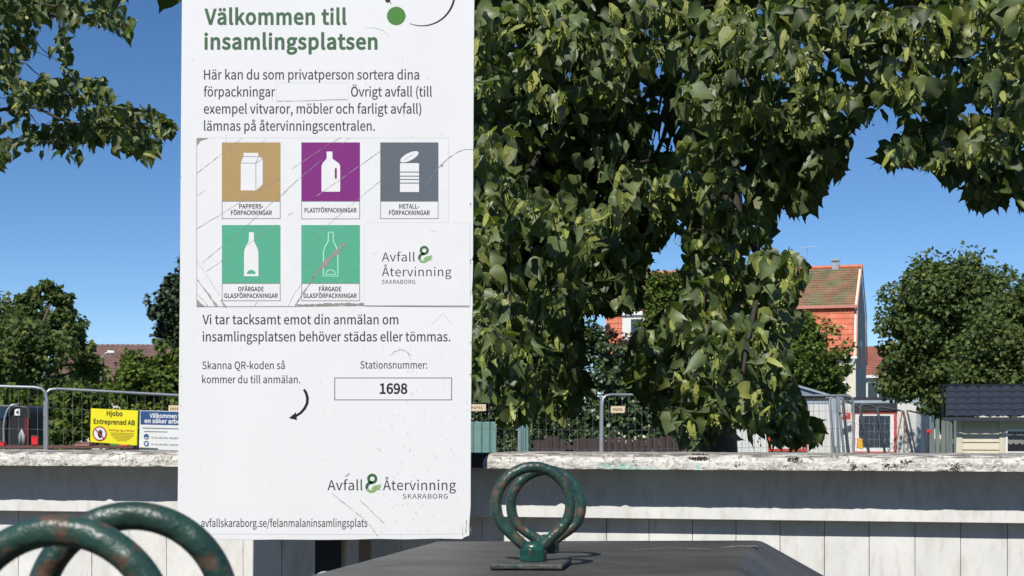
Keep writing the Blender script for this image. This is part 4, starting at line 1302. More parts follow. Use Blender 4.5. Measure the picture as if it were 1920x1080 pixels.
mb.box(-W_, .06, .42, .72, BZ - .03, BZ + .16)
mb.build('break_trim', salmon, h1)
mb = MB(); mb.tube([(.12, DEP / 2, RZ + .14), (-W_, DEP / 2, RZ + .14)], .14, 8)
mb.build('ridge_tiles', tile_new, h1)
mb = MB()
v3 = [Vector((.02, -.12, EZ - .15)), Vector((.02, .72, BZ)), Vector((.02, DEP / 2, RZ + .1)), Vector((.02, DEP - .72, BZ)), Vector((.02, DEP + .12, EZ - .15))]
for a, b in zip(v3[:-1], v3[1:]):
    mb.hexa([a, a + Vector((.07, 0, 0)), a + Vector((.07, 0, .2)), a + Vector((0, 0, .2)), b, b + Vector((.07, 0, 0)), b + Vector((.07, 0, .2)), b + Vector((0, 0, .2))])
mb.build('verge_board', salmon, h1)
for sgn_, y_ in ((1, -.2), (-1, DEP + .2)):
    mb = MB(); mb.tube([(.1, y_, EZ - .2), (-W_, y_, EZ - .2)], .09, 6); mb.build('gutter', frame_w, h1)
mb = MB(); mb.tube([(-.1, -.2, EZ - .25), (-.1, -.2, EZ - .4), (-.55, -.08, EZ - 1.0), (-.6, -.07, EZ - 1.2), (-.6, -.07, 0)], .055, 6); mb.build('downpipe', frame_w, h1)
box_part('vent_pipe', (-1.9, -1.5, DEP / 2 - .3, DEP / 2 + .1, RZ - .3, RZ + .55), steel_pl, h1)
box_part('vent_cap', (-2.0, -1.4, DEP / 2 - .4, DEP / 2 + .2, RZ + .55, RZ + .66), steel_pl, h1)
mb = MB(); mb.tube([(-3.6, DEP / 2, RZ - .3), (-3.6, DEP / 2, RZ + 1.5)], .025, 5)
mb.tube([(-4.1, DEP / 2 - .1, RZ + 1.5), (-3.1, DEP / 2 + .1, RZ + 1.62)], .02, 5)
for q in range(7):
    u = -4.05 + q * .15
    mb.tube([(u, DEP / 2 - .3, RZ + 1.5 + q * .02), (u, DEP / 2 + .3, RZ + 1.5 + q * .02)], .015, 4)
mb.build('aerial', steel_pl, h1)
for u in (-14.55, -9.6):
    mb = MB()
    mb.box(u - .75, u + .75, .05, 2.6, EZ + 1.2, EZ + 2.85)
    ob = mb.build('dormer', white_pl, h1)
    mb = MB()
    mb.hexa([Vector((u - .9, -.1, EZ + 2.86)), Vector((u + .9, -.1, EZ + 2.86)), Vector((u + .9, -.1, EZ + 2.96)), Vector((u - .9, -.1, EZ + 2.96)), Vector((u - .9, 2.4, EZ + 3.7)), Vector((u + .9, 2.4, EZ + 3.7)), Vector((u + .9, 2.4, EZ + 3.8)), Vector((u - .9, 2.4, EZ + 3.8))])
    mb.build('dormer_roof', frame_w, ob)
    box_part('pane', (u - .15, u + .6, .02, .052, EZ + 1.6, EZ + 2.6), glass_m, ob)
for u in (-2.6, -5.4, -8.2, -11, -13.8):
    window(h1, u - .6, u + .6, 3.6, 4.9, -.003, 2)
    window(h1, u - .6, u + .6, .9, 2.2, -.003, 2)
box_part('gable_window', (.0, .03, 4.6, 5.1, 5.2, 7.0), glass_m, h1)

# house beyond, to the right
loc, rz = frame_of(1612, 126, -6)
h2 = thing('house', 'white house with dull red roof and triple window, between the big gable and the tree', 'house', loc, rz)
E2, R2 = EYE + (790 - 702) / FPX * 126, EYE + (790 - 651) / FPX * 131
mb = MB(); mb.box(0, 15, 0, 9.5, 0, E2); mb.build('wall', plaster, h2)
up = Vector((0, 4.9, R2 - E2)); ll = up.length; up.normalize(); nn = Vector((0, -up.z, up.y))
mb = MB()
mb.add([(-.3, -.3, E2 - .1), (15.3, -.3, E2 - .1), (15.3, 4.75, R2), (-.3, 4.75, R2), (-.3, 9.8, E2 - .1), (15.3, 9.8, E2 - .1)], [(0, 1, 2, 3), (3, 2, 5, 4), (0, 3, 4), (1, 5, 2), (0, 4, 5, 1)])
rf = mb.build('roof', tile_red, h2)
tiles('roof_tiles', tile_red, h2, Vector((-.3, -.34, E2 - .1)), Vector((1, 0, 0)), up, 50, 12, 15.6 / 50, (ll + .3) / 12, nn)
box_part('eave_board', (-.3, 15.3, -.42, -.32, E2 - .32, E2 - .08), frame_w, h2)
window(h2, .7, 3.4, E2 - 2.05, E2 - .75, -.003, 3, t_=.09)
window(h2, 5.2, 6.6, E2 - 2.05, E2 - .75, -.003, 2, t_=.09)
window(h2, 9, 10.4, E2 - 2.05, E2 - .75, -.003, 2, t_=.09)

# brown roofed house far left with a street lamp before it
loc, rz = frame_of(90, 80, 2)
h3 = thing('house', 'low house with long plain brown roof, left of the information sign beyond the trees', 'house', loc, rz)
E3, R3 = EYE + (790 - 716) / FPX * 80, EYE + (790 - 647) / FPX * 84.5
mb = MB(); mb.box(0, 13, 0, 9, 0, E3); mb.build('wall', plaster, h3)
mb = MB()
mb.add([(-.3, -.3, E3 - .1), (13.3, -.3, E3 - .1), (13.3, 4.5, R3), (-.3, 4.5, R3), (-.3, 9.3, E3 - .1), (13.3, 9.3, E3 - .1)], [(0, 1, 2, 3), (3, 2, 5, 4), (0, 3, 4), (1, 5, 2), (0, 4, 5, 1)])
mb.build('roof', tile_brown, h3)
up = Vector((0, 4.8, R3 - E3 + .1)); ll = up.length; up.normalize(); nn = Vector((0, -up.z, up.y))
tiles('roof_tiles', tile_brown, h3, Vector((-.3, -.34, E3 - .1)), Vector((1, 0, 0)), up, 45, 14, 13.6 / 45, (ll + .05) / 14, nn)
window(h3, 2, 3.4, 1.4, 2.7, -.003, 2)
window(h3, 6, 7.4, 1.4, 2.7, -.003, 2)
lx = P(189, 0, 60).x
t = thing('street_lamp', 'pale street lamp with curved arm before the brown roof', 'street lamp', (lx, 60, 0))
mb = MB(); mb.tube([(0, 0, 0), (0, 0, 3.6), (.01, 0, 4.05), (.08, 0, 4.35), (.2, 0, 4.5), (.36, 0, 4.56)], [.06, .045, .04, .04, .035, .03], 8); mb.build('pole', galv, t, smooth=True)
mb = MB(); mb.hexa([Vector((.30, -.07, 4.53)), Vector((.58, -.06, 4.53)), Vector((.58, -.05, 4.60)), Vector((.30, -.05, 4.63)), Vector((.30, .07, 4.53)), Vector((.58, .06, 4.53)), Vector((.58, .05, 4.60)), Vector((.30, .05, 4.63))])
mb.build('lamp_head', white_m, t)

# ---------------------------------------------------------------- site huts
hut_w = mat('pale_grey_cladding', (0.62, 0.62, 0.585), 0.6, 0.05, 2, stretch=(1, 1, .2))
hut_blue = mat('blue_grey_steel_and_side_shade', (0.19, 0.235, 0.28), 0.5, 0.1, 3)
hut_dark = mat('dark_roof_edge', (0.025, 0.028, 0.032), 0.6, 0.2, 3)
hut_red = mat('red_painted_frame', (0.52, 0.065, 0.045), 0.5, 0.1, 4)
hut_pipe = mat('pale_steel_strip', (0.33, 0.38, 0.43), 0.45, 0.08, 4)


def hut(label, pxa, pxb, pytop, D, yaw, windows, depth=3.0, side=False, skip=None):
    loc, rz = frame_of(pxa, D, yaw)
    w = (pxb - pxa) / FPX * D
    t = thing('site_hut', label, 'hut', loc, rz, group='flat roofed site huts')
    H = EYE + (790 - pytop) / FPX * D
    box_part('wall', (.04, w - .04, .05, depth, .25, H - .12), hut_w, t)
    u = .2
    while u < w - .25:
        box_part('cladding_board', (u, u + .155, .018, .049, .3, H - .17), hut_w, t)
        u += .17
    for x_ in (0, w - .16):
        box_part('corner_post', (x_, x_ + .16, 0, .16, 0, H + .08), hut_pipe, t)
        box_part('corner_post', (x_, x_ + .16, depth - .16, depth, 0, H + .08), hut_blue, t)
    box_part('top_rail', (.16, w - .16, .0, .05, H - .16, H - .06), hut_pipe, t)
    box_part('roof', (0.02, w - .02, -.02 + .05, depth, H - .055, H + .06), hut_dark, t)
    box_part('side_wall', (w - .038, w - .006, .16, depth - .16, .25, H - .12), hut_blue, t)  # shaded look of the pale hut's side is put into this colour
    for (a, b, z0, z1, n, grid, canopy) in windows:
        xa, xb = (a - pxa) / FPX * D, (b - pxa) / FPX * D
        za, zb = EYE + (790 - z1) / FPX * D, EYE + (790 - z0) / FPX * D
        mb = MB(); f = .10
        mb.box(xa, xb, -.03, .016, zb - f, zb); mb.box(xa, xb, -.03, .016, za, za + f)
        mb.box(xa, xa + f, -.03, .016, za + f, zb - f); mb.box(xb - f, xb, -.03, .016, za + f, zb - f)
        wn_ = mb.build('window', hut_red, t)
        mb = MB(); g = .14
        mb.box(xa + f, xb - f, -.012, .014, zb - f - g * .55, zb - f - .002); mb.box(xa + f, xb - f, -.012, .014, za + f + .002, za + f + g)
        mb.box(xa + f + .002, xa + f + g, -.012, .014, za + f + g, zb - f - g * .55); mb.box(xb - f - g, xb - f - .002, -.012, .014, za + f + g, zb - f - g * .55)
        mb.build('frame', frame_w, wn_)
        x2, x3, z2, z3 = xa + f + g, xb - f - g, za + f + g, zb - f - g * .55
        box_part('pane', (x2, x3, .002, .012, z2, z3), glass_m, wn_)
        mb = MB()
        for k in range(1, 6):
            u = x2 + (x3 - x2) * k / 6
            mb.tube([(u, -.02, z2), (u, -.02, z3)], .006, 4)
        for k in range(1, 4):
            z = z2 + (z3 - z2) * k / 4
            mb.tube([(x2, -.02, z), (x3, -.02, z)], .006, 4)
        mb.build('bars', galv, wn_)
        if canopy:
            box_part('shutter_box', (xa - .02, xb + .02, -.10, .016, zb + .01, H - .17), hut_dark, t)
    return t, H, w
hutA, HA, WA = hut('pale site hut mostly hidden behind the hanging branches, two red framed windows', 1229, 1566, 749, 56, 0, [(1268, 1346, 772, 846, 1, 1, True), (1440, 1513, 770, 846, 1, 1, True)])
hutB, HB, WB = hut('pale site hut with a barred window in a red frame, right of the branches', 1568, 1722, 748, 53, -25, [(1598, 1679, 771, 851, 1, 1, True)], depth=3.3)
mb = MB(); s_ = P(1577, 774, 51.9); e_ = P(1597, 786, 51.9)
plate_sign('warning_sign', 'small red and white sign on the hut wall, left of the red framed window', 'sign', [(1575.5, 774), (1594.5, 774), (1594.5, 786.5), (1575.5, 786.5)], 52.4, mat('sign_red', lin(215, 50, 40), 0.5, 0.05, 4),
           lambda pr: (pr.rect(1577, 776.5, 1580, 779.5, 0, 1), pr.rect(1581, 776, 1583, 779.5, 0, 1), pr.rect(1584, 776.8, 1587.5, 778.6, 0, 1), pr.rect(1577, 781, 1585, 782, 0, 1)), [white_p])
# a low gabled shed roof behind hut A
loc, rz = frame_of(1420, 60, 0)
t = thing('garden_shed', 'grey shed with a shallow pitched roof, its eave edge showing beside the hanging leaves', 'shed', loc, rz)
zr, ze = EYE + (790 - 722) / FPX * 60, EYE + (790 - 744) / FPX * 60
xw = (1550 - 1420) / FPX * 60
box_part('wall', (.1, xw - .1, .1, 3, 0, ze - .06), hut_blue, t)
mb = MB(); mb.add([(-.2, -.1, ze), (xw / 2, -.1, zr), (xw + .2, -.1, ze), (-.2, 3.2, ze), (xw / 2, 3.2, zr), (xw + .2, 3.2, ze)] , [(0, 2, 1), (3, 4, 5), (0, 1, 4, 3), (1, 2, 5, 4), (0, 3, 5, 2)])
mb.build('roof', hut_blue, t)
for s0, s1 in ((-.3, xw / 2), (xw + .3, xw / 2)):
    mb = MB(); mb.tube([(s0, -.16, ze), (s1, -.16, zr + .02)], .06, 4); mb.build('barge_board', hut_pipe, t)

# ---------------------------------------------------------------- leaning spare fence frames in front of the huts
dark_tube = mat('shaded_steel_tube', (0.05, 0.053, 0.058), 0.5, 0.15, 6, metal=.2)  # dark tube steel; shade of the frames' sides put into the colour
stack_tube = mat('blue_grey_tube', (0.20, 0.225, 0.25), 0.5, 0.15, 6, metal=.3)
def leaning(label, pts, D, m_, r_=.021, mesh_=True, lean=0.6):
    """A spare panel leaning back; pts are frame pixels of its outline, left foot to right foot."""
    q = [P(x, y, D) for x, y in pts]
    zl = min(p.z for p in q)
    # carry both legs straight down to the ground
    def foot(a, b):
        d = b - a
        s = a.z / max(1e-3, -d.z)
        return a + d * s
    q = [foot(q[1], q[0]) if abs(q[1].z - q[0].z) > 1e-3 else q[0]] + q[1:-1] + [foot(q[-2], q[-1])]
    c = Vector((q[0].x, D, 0))
    t = thing('spare_fence_frame', label, 'fence frame', c, group='spare fence frames leaning before the hut')
    q = [p - c + Vector((0, (1 - p.z / 2.0) * -lean, 0)) for p in q]
    mb = MB(); mb.tube(q, r_, 7); mb.build('tube_frame', m_, t, smooth=True)
    if mesh_:
        A, B = q[1], q[-2]
        a0, b0 = q[0], q[-1]
        mb = MB()
        for k in range(1, 9):
            mb.tube([a0.lerp(b0, k / 9), A.lerp(B, k / 9)], .003, 3)
        for k in range(1, 6):
            mb.tube([a0.lerp(A, k / 6), b0.lerp(B, k / 6)], .003, 3)
        tag(mb.build('wire_mesh', wire_m, t), kind='stuff')
    return t
leaning('pale upright fence frame stacked against the hut corner', [(1557, 852), (1555.5, 752), (1558, 746), (1566, 743), (1572, 748), (1576, 852)], 29.0, stack_tube, .026, False)
leaning('bright galvanised fence frame at the left end of the leaning stack', [(1566, 852), (1567.5, 751), (1571, 744), (1580, 747), (1582, 760), (1585, 852)], 28.6, stack_tube, .022, False)
leaning('long dark fence frame leaning across the hut door, left of the red window frame', [(1583, 852), (1580, 758), (1582, 751), (1590, 753), (1607, 762), (1612, 770), (1622, 852)], 28.2, dark_tube, .026)
leaning('dark fence frame leaning over the left half of the red framed window', [(1622, 852), (1612, 774), (1612, 762), (1618, 758), (1630, 760), (1644, 765), (1652, 852)], 27.8, dark_tube, .026)
leaning('pale ended fence frame leaning over the right half of the window', [(1652, 852), (1645, 777), (1644, 765), (1650, 763), (1680, 769), (1692, 771), (1703, 852)], 27.5, dark_tube, .024)
leaning('fence frame leaning right of the window, in front of the pale hut wall', [(1709, 852), (1700, 776), (1699, 770), (1706, 771), (1722, 775), (1727, 780), (1729, 852)], 27.2, dark_tube, .018)
leaning('rusty scissor shaped frame leaning beside the right side of the window frame', [(1668, 852), (1690, 772), (1692, 771), (1694, 774), (1686, 852)], 26.9, mat('rusty_tube', (0.22, 0.10, 0.06), 0.7, 0.2, 5), .012, False)
def post_px(label, x, y0, D, m_, r_=.02, cap=None):
    p = P(x, y0, D)
    t = thing('fence_post', label, 'post', (p.x, D, 0), group='single posts near the picket fence')
    mb = MB(); mb.tube([(0, 0, 0), (0, 0, p.z)], r_, 7); mb.build('pole', m_, t)
    if cap:
        mb = MB(); mb.box(-.035, .035, -.035, .035, p.z, p.z + .06); mb.build('cap', cap, t, bevel=.01)
    return t
post_px('bare post with a red and white tip in front of the dark hut side', 1741, 812, 26, dark_tube, .02, red_b)
post_px('thin pale post just left of the grey picket fence', 1744.5, 781, 26.6, galv, .014)
post_px('thin pale post standing among the first grey pickets', 1760, 786, 26.2, galv, .014)
yel = mat('amber_plastic', lin(235, 175, 60), 0.5, 0.1, 8)
c = P(1612.5, 842, 27)
t = thing('warning_lamp', 'amber yellow lamp hanging low on the leaning frame left of the window', 'lamp', (c.x, 27, c.z))
mb = MB(); mb.hexa([Vector((-.055, -.04, .02)), Vector((.05, -.04, .0)), Vector((.035, -.04, .20)), Vector((-.045, -.04, .21)), Vector((-.055, .04, .02)), Vector((.05, .04, .0)), Vector((.035, .04, .20)), Vector((-.045, .04, .21))]); mb.build('housing', yel, t, bevel=.01)
mb = MB(); mb.tube([(0, 0, .2), (0, 0, .45)], .008, 5); mb.build('hook', dark_tube, t)
# grey pickets
picket_m = mat('silver_grey_wood', (0.16, 0.19, 0.17), 0.8, 0.25, 5, 0.2, 30, stretch=(1, 1, .2))
c = P(1748, 0, 25.5)
t = thing('picket_fence', 'weathered grey picket fence between the hut and the beige playhouse', 'fence', (c.x, 25.5, 0))
rn3 = random.Random(8)
u = 0
me_ = None
while u < .62:
    w_ = rn3.uniform(.05, .075)
    h_ = EYE - (rn3.uniform(783, 791) - 790) / FPX * 25.5
    lean = rn3.uniform(-.03, .03)
    mb = MB()
    f = [Vector((u, 0, 0)), Vector((u + w_, 0, 0)), Vector((u + w_ + lean, 0, h_ - .05)), Vector((u + w_ / 2 + lean, 0, h_)), Vector((u + lean, 0, h_ - .05))]
    b = [p + Vector((0, .022, 0)) for p in f]
    mb.add(f + b, [(0, 1, 2, 3, 4), (9, 8, 7, 6, 5)] + [(i, 5 + i, 5 + (i + 1) % 5, (i + 1) % 5) for i in range(5)])
    mb.build('picket', picket_m, t)
    u += w_ + .018
box_part('rail', (0, .62, .024, .05, .4, .48), picket_m, t)
box_part('rail', (0, .62, .024, .05, 1.2, 1.28), picket_m, t)
# round pinkish ball-like float and white item low under the branches
c = P(1338.5, 846, 22.5)
t = thing('marker_ball', 'salmon coloured ball showing above the wall under the branches', 'ball', (c.x, 22.5, c.z))
mb = MB(); vs = []
for i in range(9):
    ph = math.pi * i / 8
    for k in range(14):
        a = 2 * math.pi * k / 14
        vs.append((.075 * math.sin(ph) * math.cos(a), .075 * math.sin(ph) * math.sin(a), .08 - .1 * math.cos(ph) + .02))
mb.add(vs, [(i * 14 + k, i * 14 + (k + 1) % 14, i * 14 + 14 + (k + 1) % 14, i * 14 + 14 + k) for i in range(8) for k in range(14)])
mb.build('ball', mat('salmon_plastic', lin(215, 130, 110), 0.6, 0.08, 6), t, smooth=True)
mb = MB(); mb.tube([(0, 0, -c.z), (0, 0, .01)], .012, 6); mb.build('stake', dark_tube, t)

# ---------------------------------------------------------------- playhouse at the right edge
navy_tile = mat('dark_navy_roof_sheet', (0.032, 0.036, 0.048), 0.45, 0.12, 6)
dull_navy = mat('dull_navy_trim', (0.012, 0.014, 0.02), 0.8, 0.1, 6, spec=.1)
beige_w = mat('beige_painted_board', (0.58, 0.52, 0.40), 0.6, 0.06, 5)
D = 21.5
loc, rz = frame_of(1793, D, -17.5)
ph_ = thing('playhouse', 'small beige playhouse with dark navy tiled roof at the right edge', 'playhouse', loc, rz)
w = 2.6
EZp, RZp, dep = EYE + (790 - 788) / FPX * D, EYE + (790 - 727) / FPX * (D + .95), 1.9
zb = .25
z = zb
while z < EZp - .03:
    z1 = min(z + .112, EZp - .01)
    mb = MB()
    mb.add([(.09, -.022, z), (.62, -.022, z), (.62, -.006, z1), (.09, -.006, z1), (.09, 0.02, z), (.62, .02, z), (.62, .02, z1), (.09, .02, z1)],
           [(0, 1, 2, 3), (7, 6, 5, 4), (0, 4, 5, 1), (1, 5, 6, 2), (2, 6, 7, 3), (3, 7, 4, 0)])
    mb.build('siding_board', beige_w, ph_)
    mb = MB()
    mb.add([(1.2, -.022, z), (w - .02, -.022, z), (w - .02, -.006, z1), (1.2, -.006, z1), (1.2, 0.02, z), (w - .02, .02, z), (w - .02, .02, z1), (1.2, .02, z1)],
           [(0, 1, 2, 3), (7, 6, 5, 4), (0, 4, 5, 1), (1, 5, 6, 2), (2, 6, 7, 3), (3, 7, 4, 0)])
    mb.build('siding_board', beige_w, ph_)
    z += .115
box_part('corner_board', (0, .088, -.035, .05, zb, EZp - .01), beige_w, ph_)
box_part('corner_board', (.622, .705, -.035, .02, zb, EZp - .16), beige_w, ph_)
box_part('lintel_board', (.622, 1.198, -.03, .02, EZp - .155, EZp - .01), beige_w, ph_)
box_part('sill_board', (.706, 1.198, -.03, .02, zb, .93), beige_w, ph_)
wz0, wz1 = EYE - (852 - 790) / FPX * D, EYE - (808.5 - 790) / FPX * D
wi = MB(); wa, wb = .71, 1.19
wi.box(wa, wb, -.045, .0, wz1, wz1 + .03); wi.box(wa, wb, -.045, .0, wz0 - .1, wz0 - .07)
wi.box(wa, wa + .03, -.045, 0, wz0 - .07, wz1); wi.box(wb - .03, wb, -.045, 0, wz0 - .07, wz1)
wi.box((wa + wb) / 2 + .06, (wa + wb) / 2 + .085, -.043, 0, wz0 - .07, wz1); wi.box(wa + .03, wb - .03, -.042, 0, wz0 + .03, wz0 + .05)
wnd = wi.build('window', frame_w, ph_)
box_part('pane', (wa + .03, wb - .03, .0, .006, wz0 - .07, wz1), mat('clear_dark_glass', (0.02, 0.022, 0.026), 0.15, 0.1, 3), wnd)
lace = mat('grey_lace', (0.20, 0.195, 0.19), 0.9, 0.2, 60)
mb = MB(); n_ = 40; vs = []
for i in range(n_ + 1):
    u = wa + .03 + (wb - wa - .06) * i / n_
    zl = wz1 - .17 - .03 * abs(math.sin(i / n_ * math.pi * 5))
    vs += [(u, -.006 - .003 * math.sin(i * 1.1), wz1), (u, -.006 - .003 * math.sin(i * 1.1), zl)]
mb.add(vs, [(2 * i, 2 * i + 1, 2 * i + 3, 2 * i + 2) for i in range(n_)]); mb.build('curtain', lace, wnd)
box_part('wall', (.02, w, .03, dep, zb, EZp - .01), beige_w, ph_)
# the roof: tile-stepped metal sheet
def roof_sheet(parent, sgn_):
    nu, rows = 170, 5
    x0_, x1_ = -.16, w + .15
    e0 = Vector((0, -.25, EZp + .03)) if sgn_ > 0 else Vector((0, dep + .25, EZp + .03))
    r0_ = Vector((0, dep / 2, RZp))
    vs, fs = [], []
    nrm = Vector((0, -(r0_ - e0).z, (r0_ - e0).y)).normalized() * sgn_
    for j in range(rows):
        for (tt, lift) in ((j / rows, .022), ((j + 1) / rows, .004)):
            base = e0.lerp(r0_, tt)
            for i in range(nu + 1):
                u = x0_ + (x1_ - x0_) * i / nu
                h = .030 * abs(math.sin(math.pi * (u - x0_) / .165)) ** .6
                vs.append(Vector((u, base.y, base.z)) + nrm * (h + lift))
    m_ = nu + 1
    for k in range(rows * 2 - 1):
        for i in range(nu):
            fs.append((k * m_ + i, k * m_ + i + 1, (k + 1) * m_ + i + 1, (k + 1) * m_ + i))
    o = meshobj('roof', vs, fs, navy_tile, parent)
    return o
roof_sheet(ph_, 1); roof_sheet(ph_, -1)
mb = MB(); mb.tube([(-.2, dep / 2, RZp + .03), (w + .15, dep / 2, RZp + .02)], .028, 8); mb.build('ridge_cap', dull_navy, ph_)
mb = MB()
for e in ((-.25, EZp + .01), (dep + .25, EZp + .01)):
    a, b = Vector((-.21, e[0], e[1])), Vector((-.21, dep / 2, RZp - .01))
    mb.hexa([a, a + Vector((.025, 0, 0)), a + Vector((.025, 0, .07)), a + Vector((0, 0, .07)), b, b + Vector((.025, 0, 0)), b + Vector((.025, 0, .07)), b + Vector((0, 0, .07))])
mb.build('verge_board', dull_navy, ph_)
box_part('fascia', (-.19, w + .15, -.262, -.25, EZp - .01, EZp + .045), navy_tile, ph_)
mb = MB(); mb.add([(.0, 0.0, EZp - .05), (0, dep, EZp - .05), (0, dep / 2, RZp - .03), (.02, 0, EZp - .05), (.02, dep, EZp - .05), (.02, dep / 2, RZp - .03)], [(0, 2, 1), (3, 4, 5), (0, 1, 4, 3), (1, 2, 5, 4), (2, 0, 3, 5)])
mb.build('gable', beige_w, ph_)
# ---------------------------------------------------------------- foliage
def scatter_mesh(name, pos, t, nrm, size, template, tfaces, m, parent=None, kind=None, loc=None):
    """One mesh of many leaves. pos, t (tip direction), nrm: (n, 3) arrays; size: (n,)."""
    nl = len(pos)
    s = np.cross(t, nrm)
    s /= np.linalg.norm(s, axis=1, keepdims=True) + 1e-9
    nrm = np.cross(s, t)
    V = np.asarray(template)              # columns: side, tip, normal
    k = len(V)
    co = pos[:, None, :] + size[:, None, None] * (V[None, :, 0:1] * s[:, None, :] + V[None, :, 1:2] * t[:, None, :] + V[None, :, 2:3] * nrm[:, None, :])
    co = co.reshape(-1, 3)
    F = np.asarray(tfaces)
    nf = len(F)
    idx = (F[None] + (np.arange(nl) * k)[:, None, None]).reshape(-1)
    me = bpy.data.meshes.new(name)
    me.vertices.add(nl * k)
    me.vertices.foreach_set('co', co.astype(np.float32).ravel())
    me.loops.add(len(idx))
    me.loops.foreach_set('vertex_index', idx.astype(np.int32))
    me.polygons.add(nl * nf)
    me.polygons.foreach_set('loop_start', np.arange(0, len(idx), 3, dtype=np.int32))
    me.polygons.foreach_set('loop_total', np.full(nl * nf, 3, dtype=np.int32))
    me.materials.append(m)
    me.update(calc_edges=True)
    at = me.attributes.new('tint', 'FLOAT', 'FACE')
    at.data.foreach_set('value', np.repeat(np.random.default_rng(nl).random(nl), nf).astype(np.float32))
    o = bpy.data.objects.new(name, me)
    if loc is not None:
        o.location = loc
    link(o, parent)
    if kind:
        o['kind'] = kind
    return o


SMALL = [(0, 0, 0), (-.42, .45, .10), (0, .5, 0), (.42, .45, .10), (0, 1, -.08)]
SMALLF = [(0, 2, 1), (0, 3, 2), (1, 2, 4), (2, 3, 4)]
def unit(a):
    return a / (np.linalg.norm(a, axis=-1, keepdims=True) + 1e-9)

def rand_dir(rg, n):
    return unit(rg.normal(size=(n, 3)))


def crown_points(rg, blobs, n, clump=0.30, per=60, up=0.55):
    """Leaves on small clumps that sit on and in the big blobs; blobs: (centre, radii)."""
    wts = np.array([b[1][0] * b[1][2] for b in blobs]); wts = wts / wts.sum()
    pos, nr, tt = [], [], []
    for (c, r), w in zip(blobs, wts):
        nb = max(3, int(n * w / per))
        d = rand_dir(rg, nb)
        rad = rg.uniform(.45, 1.12, (nb, 1)) ** .7
        cc = np.array(c) + d * np.array(r) * rad
        mr = float(np.mean(r)) * clump
        for q in range(nb):
            m_ = int(per * rg.uniform(.6, 1.4))
            dd = rand_dir(rg, m_)
            rr = mr * rg.uniform(.6, 1.35)
            e = dd * rr * np.array([1.15, 1.15, .75]) * rg.uniform(.45, 1.0, (m_, 1)) ** .5
            p = cc[q] + e
            pos.append(p)
            nr.append(unit(dd * .7 + np.array([0, 0, up]) + rg.normal(size=(m_, 3)) * .45))
            tt.append(unit(dd * .8 + np.array([0, 0, -.55]) + rg.normal(size=(m_, 3)) * .5))
    return np.concatenate(pos), np.concatenate(tt), np.concatenate(nr)

bark = mat('grey_brown_bark', (0.085, 0.068, 0.052), 0.9, 0.3, 6, 0.7, 25, stretch=(1, 1, .3))
bark_dark = mat('dark_twig_bark', (0.035, 0.028, 0.022), 0.85, 0.3, 8, 0.4, 40)


def bg_tree(name, label, cat, ells, D, n, leaf, m, depth=1.0, seed=0, base_px=None, group=None, clump=.3, per=60, up=.55, trunk_r=.16, low=0.0, crown_name='crown'):
    """A background tree; ells are (px, py, rx, ry) in frame pixels at distance D."""
    rg = np.random.default_rng(seed)
    bx = base_px if base_px is not None else ells[0][0]
    loc = Vector(((bx - 960) / FPX * D, D, 0))
    t = thing(name, label, cat, loc, group=group)
    k = D / FPX
    blobs = []
    for e in ells:
        (px, py, rx, ry), dy = e[:4], (e[4] if len(e) > 4 else 0)
        c = P(px, py, D) - loc
        blobs.append(((c.x, c.y + dy, c.z), (rx * k, min(rx, ry) * k * depth, ry * k)))
    pos, tt, nr = crown_points(rg, blobs, n, clump, per, up)
    keep = pos[:, 2] > max(low, .1)
    pos, tt, nr = pos[keep], tt[keep], nr[keep]
    size = leaf * rg.uniform(.7, 1.25, len(pos))
    # larger, sparser leaves deep inside the crown
    wts = np.array([b[1][0] * b[1][2] for b in blobs]); wts = wts / wts.sum()
    ni = int(len(pos) * .22)
    which = rg.choice(len(blobs), ni, p=wts)
    ip = np.array([np.array(blobs[q][0]) + rand_dir(rg, 1)[0] * np.array(blobs[q][1]) * rg.uniform(.1, .60) for q in which])
    ip = ip[ip[:, 2] > .1]
    pos = np.concatenate([pos, ip]); tt = np.concatenate([tt, rand_dir(rg, len(ip))]); nr = np.concatenate([nr, unit(rand_dir(rg, len(ip)) + np.array([0, -.8, 0]))])
    size = np.concatenate([size, leaf * 1.7 * rg.uniform(.8, 1.2, len(ip))])
    scatter_mesh(crown_name, pos, tt, nr, size, SMALL, SMALLF, m, t)
    mb = MB()
    c0 = Vector(blobs[0][0])
    top = c0 + Vector((0, 0, blobs[0][1][2] * .4))
    mb.tube([(0, 0, 0), (c0.x * .3, c0.y * .3, c0.z * .35), (c0.x * .8, c0.y * .8, c0.z * .8), top], [trunk_r, trunk_r * .8, trunk_r * .55, trunk_r * .2], 8)
    rr = random.Random(seed)
    for c, r in blobs:
        for q in range(3):
            d = Vector((rr.uniform(-.6, .6) * r[0], rr.uniform(-.2, .7) * r[1], rr.uniform(-.3, .4) * r[2]))
            a = Vector((c0.x * .6, c0.y * .6, c0.z * rr.uniform(.4, .9)))
            b = Vector(c) + d
            mb.tube([a, a.lerp(b, .5) + Vector((0, 0, .1)), b], [trunk_r * .4, trunk_r * .28, trunk_r * .08], 5)
    mb.build('trunk', bark, t, smooth=True)
    return t

